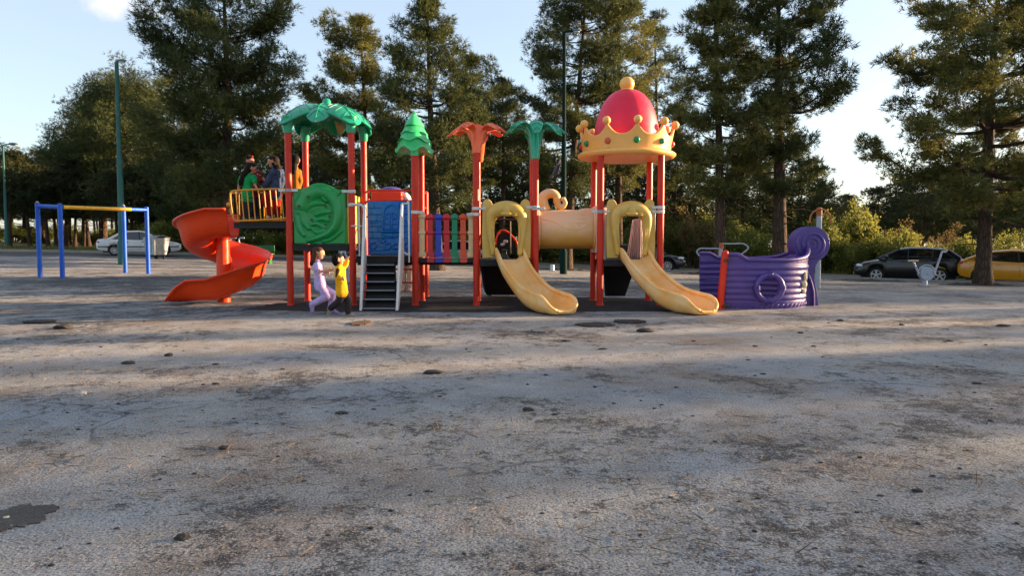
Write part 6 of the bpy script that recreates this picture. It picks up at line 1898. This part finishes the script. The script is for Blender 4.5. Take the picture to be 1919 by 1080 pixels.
# children on the high platform
def c4(x, y): return (430 + x / 6.35, 270 + y / 6.35)
zdeck = z0p
def stand(Y, d, dep): return joints(Y, d, dep)
Y1 = 14.35
J = stand(Y1, dict(head=c4(262, 292), neck=c4(235, 360), chest=c4(222, 420), pelvis=c4(205, 620), shL=c4(150, 398), shR=c4(290, 398), elL=c4(112, 500), wrL=c4(106, 575), elR=c4(306, 490), wrR=c4(332, 540),
      hipL=c4(178, 650), hipR=c4(236, 650), knL=c4(182, 760), anL=c4(180, 880), toL=c4(205, 900), knR=c4(225, 765), anR=c4(222, 885), toR=c4(258, 900)),
      dict(shL=.02, shR=-.03, elL=.02, wrL=-.04, elR=-.06, wrR=-.12, toL=.06, toR=.02))
person('girl in green T-shirt with long dark hair standing at the yellow rail', J, (.88, .35, -.25), 1.0, M_SKIN2,
       [(-.05, 0, -.02, .065, -.10, -.01, -.16, .06), (-.10, 0, -.14, .06, -.13, 0, -.30, .045), (-.12, 0, -.28, .045, -.13, 0, -.36, .025)], M_HAIR,
       [('trousers', 'trousers', cloth('dark_trousers', (40, 40, 44)), .012), ('t_shirt', 'tshirt', cloth('green_cotton', (22, 142, 76)), .014)], mat('grey_sandal', (128, 116, 108), .8), W(463, 413, Y1))
Y2 = 14.78
J = stand(Y2, dict(head=c4(248, 205), neck=c4(262, 290), chest=c4(290, 370), pelvis=c4(290, 580), shL=c4(225, 335), shR=c4(345, 345), elL=c4(215, 450), wrL=c4(235, 540), elR=c4(372, 430), wrR=c4(392, 425),
      hipL=c4(265, 600), hipR=c4(315, 600), knL=c4(262, 735), anL=c4(262, 872), toL=c4(290, 890), knR=c4(315, 735), anR=c4(315, 872), toR=c4(340, 890)), dict(shL=.02, shR=-.02, wrR=-.1, elR=-.06, toL=-.04, toR=-.04))
person('girl in dark red floral top behind the girl in green, red tie in her hair', J, (.75, -.5, -.1), 1.05, M_SKIN2,
       [(-.05, 0, .0, .06, -.09, 0, -.10, .05), (-.02, .05, .07, .035, -.03, .06, .09, .03)], M_HAIR,
       [('trousers', 'trousers', cloth('navy_trousers', (34, 36, 48)), .012), ('top', 'longsleeve', floral('dark_red_floral', (110, 24, 34), (196, 120, 120), (160, 40, 50), 22), .014)], mat('dark_shoe', (40, 36, 36), .7), W(476, 413, Y2))
pg = [o for o in COL.objects if o.get('label', '').startswith('girl in dark red floral')][0]
bdy = [c for c in pg.children if c.name.startswith('body')][0]
b = MB(); hh = Vector(J['head'])
for i, (a, e) in enumerate(((-.05, .085), (.0, .10), (.05, .085))): b.ball(hh + Vector((a, -.03, e)), .026, 10, 8)
b.build('hair_tie', cloth('red_hair_tie', (190, 60, 50)), bdy, sharp=0)['kind'] = 'stuff'
Y3 = 14.45
J = stand(Y3, dict(head=c4(515, 212), neck=c4(545, 285), chest=c4(552, 350), pelvis=c4(545, 560), shL=c4(520, 330), shR=c4(605, 325), elL=c4(455, 440), wrL=c4(412, 500), elR=c4(635, 440), wrR=c4(600, 560),
      hipL=c4(515, 600), hipR=c4(570, 610), knL=c4(425, 650), anL=c4(500, 845), toL=c4(455, 872), knR=c4(560, 720), anR=c4(570, 850), toR=c4(520, 874)),
      dict(shL=-.10, shR=.08, elL=-.1, wrL=-.08, elR=.12, wrR=.0, hipL=-.06, hipR=.06, knL=-.12, anL=-.06, toL=-.06, knR=.1, anR=.08, toR=.06))
person('child in blue denim jacket and red trousers crouching behind the yellow rail', J, (-.95, -.25, -.05), 1.1, M_SKIN2,
       [(-.06, 0, -.03, .07, -.09, 0, -.12, .06), (-.02, .07, -.03, .035, -.05, .06, -.13, .035), (-.02, -.07, -.03, .035, -.05, -.06, -.13, .035)], M_HAIR,
       [('trousers', 'trousers', cloth('red_trousers', (140, 22, 20)), .026), ('jacket', 'jacket', mat('blue_denim', (58, 70, 98), .9, var=.5, scale=16, bump=.5, spec=.2), .020)], mat('white_shoe', (196, 190, 180), .7), W(515, 413, Y3))
Y4 = 14.9
J = stand(Y4, dict(head=c4(785, 195), neck=c4(778, 280), chest=c4(780, 350), pelvis=c4(785, 540), shL=c4(740, 335), shR=c4(822, 335), elL=c4(735, 440), wrL=c4(750, 540), elR=c4(842, 440), wrR=c4(820, 535),
      hipL=c4(762, 575), hipR=c4(808, 575), knL=c4(760, 730), anL=c4(758, 885), toL=c4(772, 920), knR=c4(806, 730), anR=c4(806, 885), toR=c4(820, 920)), dict(shL=0, shR=.02, toL=-.08, toR=-.08))
person('girl in mustard jacket and pale trousers standing behind the left front post', J, (.2, .95, 0), 1.12, M_SKIN2,
       [(-.05, 0, -.03, .07, -.08, 0, -.16, .065), (-.08, 0, -.14, .06, -.08, 0, -.24, .05)], M_HAIRB,
       [('trousers', 'trousers', cloth('pale_grey_trousers', (176, 172, 168)), .012), ('jacket', 'jacket', cloth('mustard_cloth', (156, 100, 32)), .018)], mat('tan_shoe', (180, 140, 110), .7), W(553, 413, Y4))
# someone behind the stairs, only the legs show
Y5 = 18.1; p = W(762, 547, Y5); X5 = p.x
def st(dx, z, dy=0): return Vector((X5 + dx, Y5 + dy, z))
J = dict(head=st(0, 1.44), neck=st(0, 1.30), chest=st(0, 1.16), pelvis=st(0, .82), shL=st(-.14, 1.24), shR=st(.14, 1.24), elL=st(-.19, 1.0), wrL=st(-.19, .80, -.05), elR=st(.19, 1.0), wrR=st(.19, .80, -.05),
     hipL=st(-.08, .78), hipR=st(.08, .78), knL=st(-.09, .42), anL=st(-.075, .07), toL=st(-.085, .04, -.16), knR=st(.09, .42), anR=st(.085, .07), toR=st(.10, .04, -.16))
person('person behind the stairs, only patterned pale trouser legs showing', J, (0, -1, 0), 1.45, M_SKIN2, [(-.05, 0, -.02, .07, -.08, 0, -.14, .06)], M_HAIRB,
       [('trousers', 'trousers', floral('pale_patterned_cotton', (190, 160, 134), (70, 62, 60), (214, 196, 180), 30), .012), ('shirt', 'longsleeve', cloth('dusty_pink_cotton', (170, 108, 104)), .016)], mat('tan_sandal', (176, 140, 112), .7), (X5, Y5, 0))
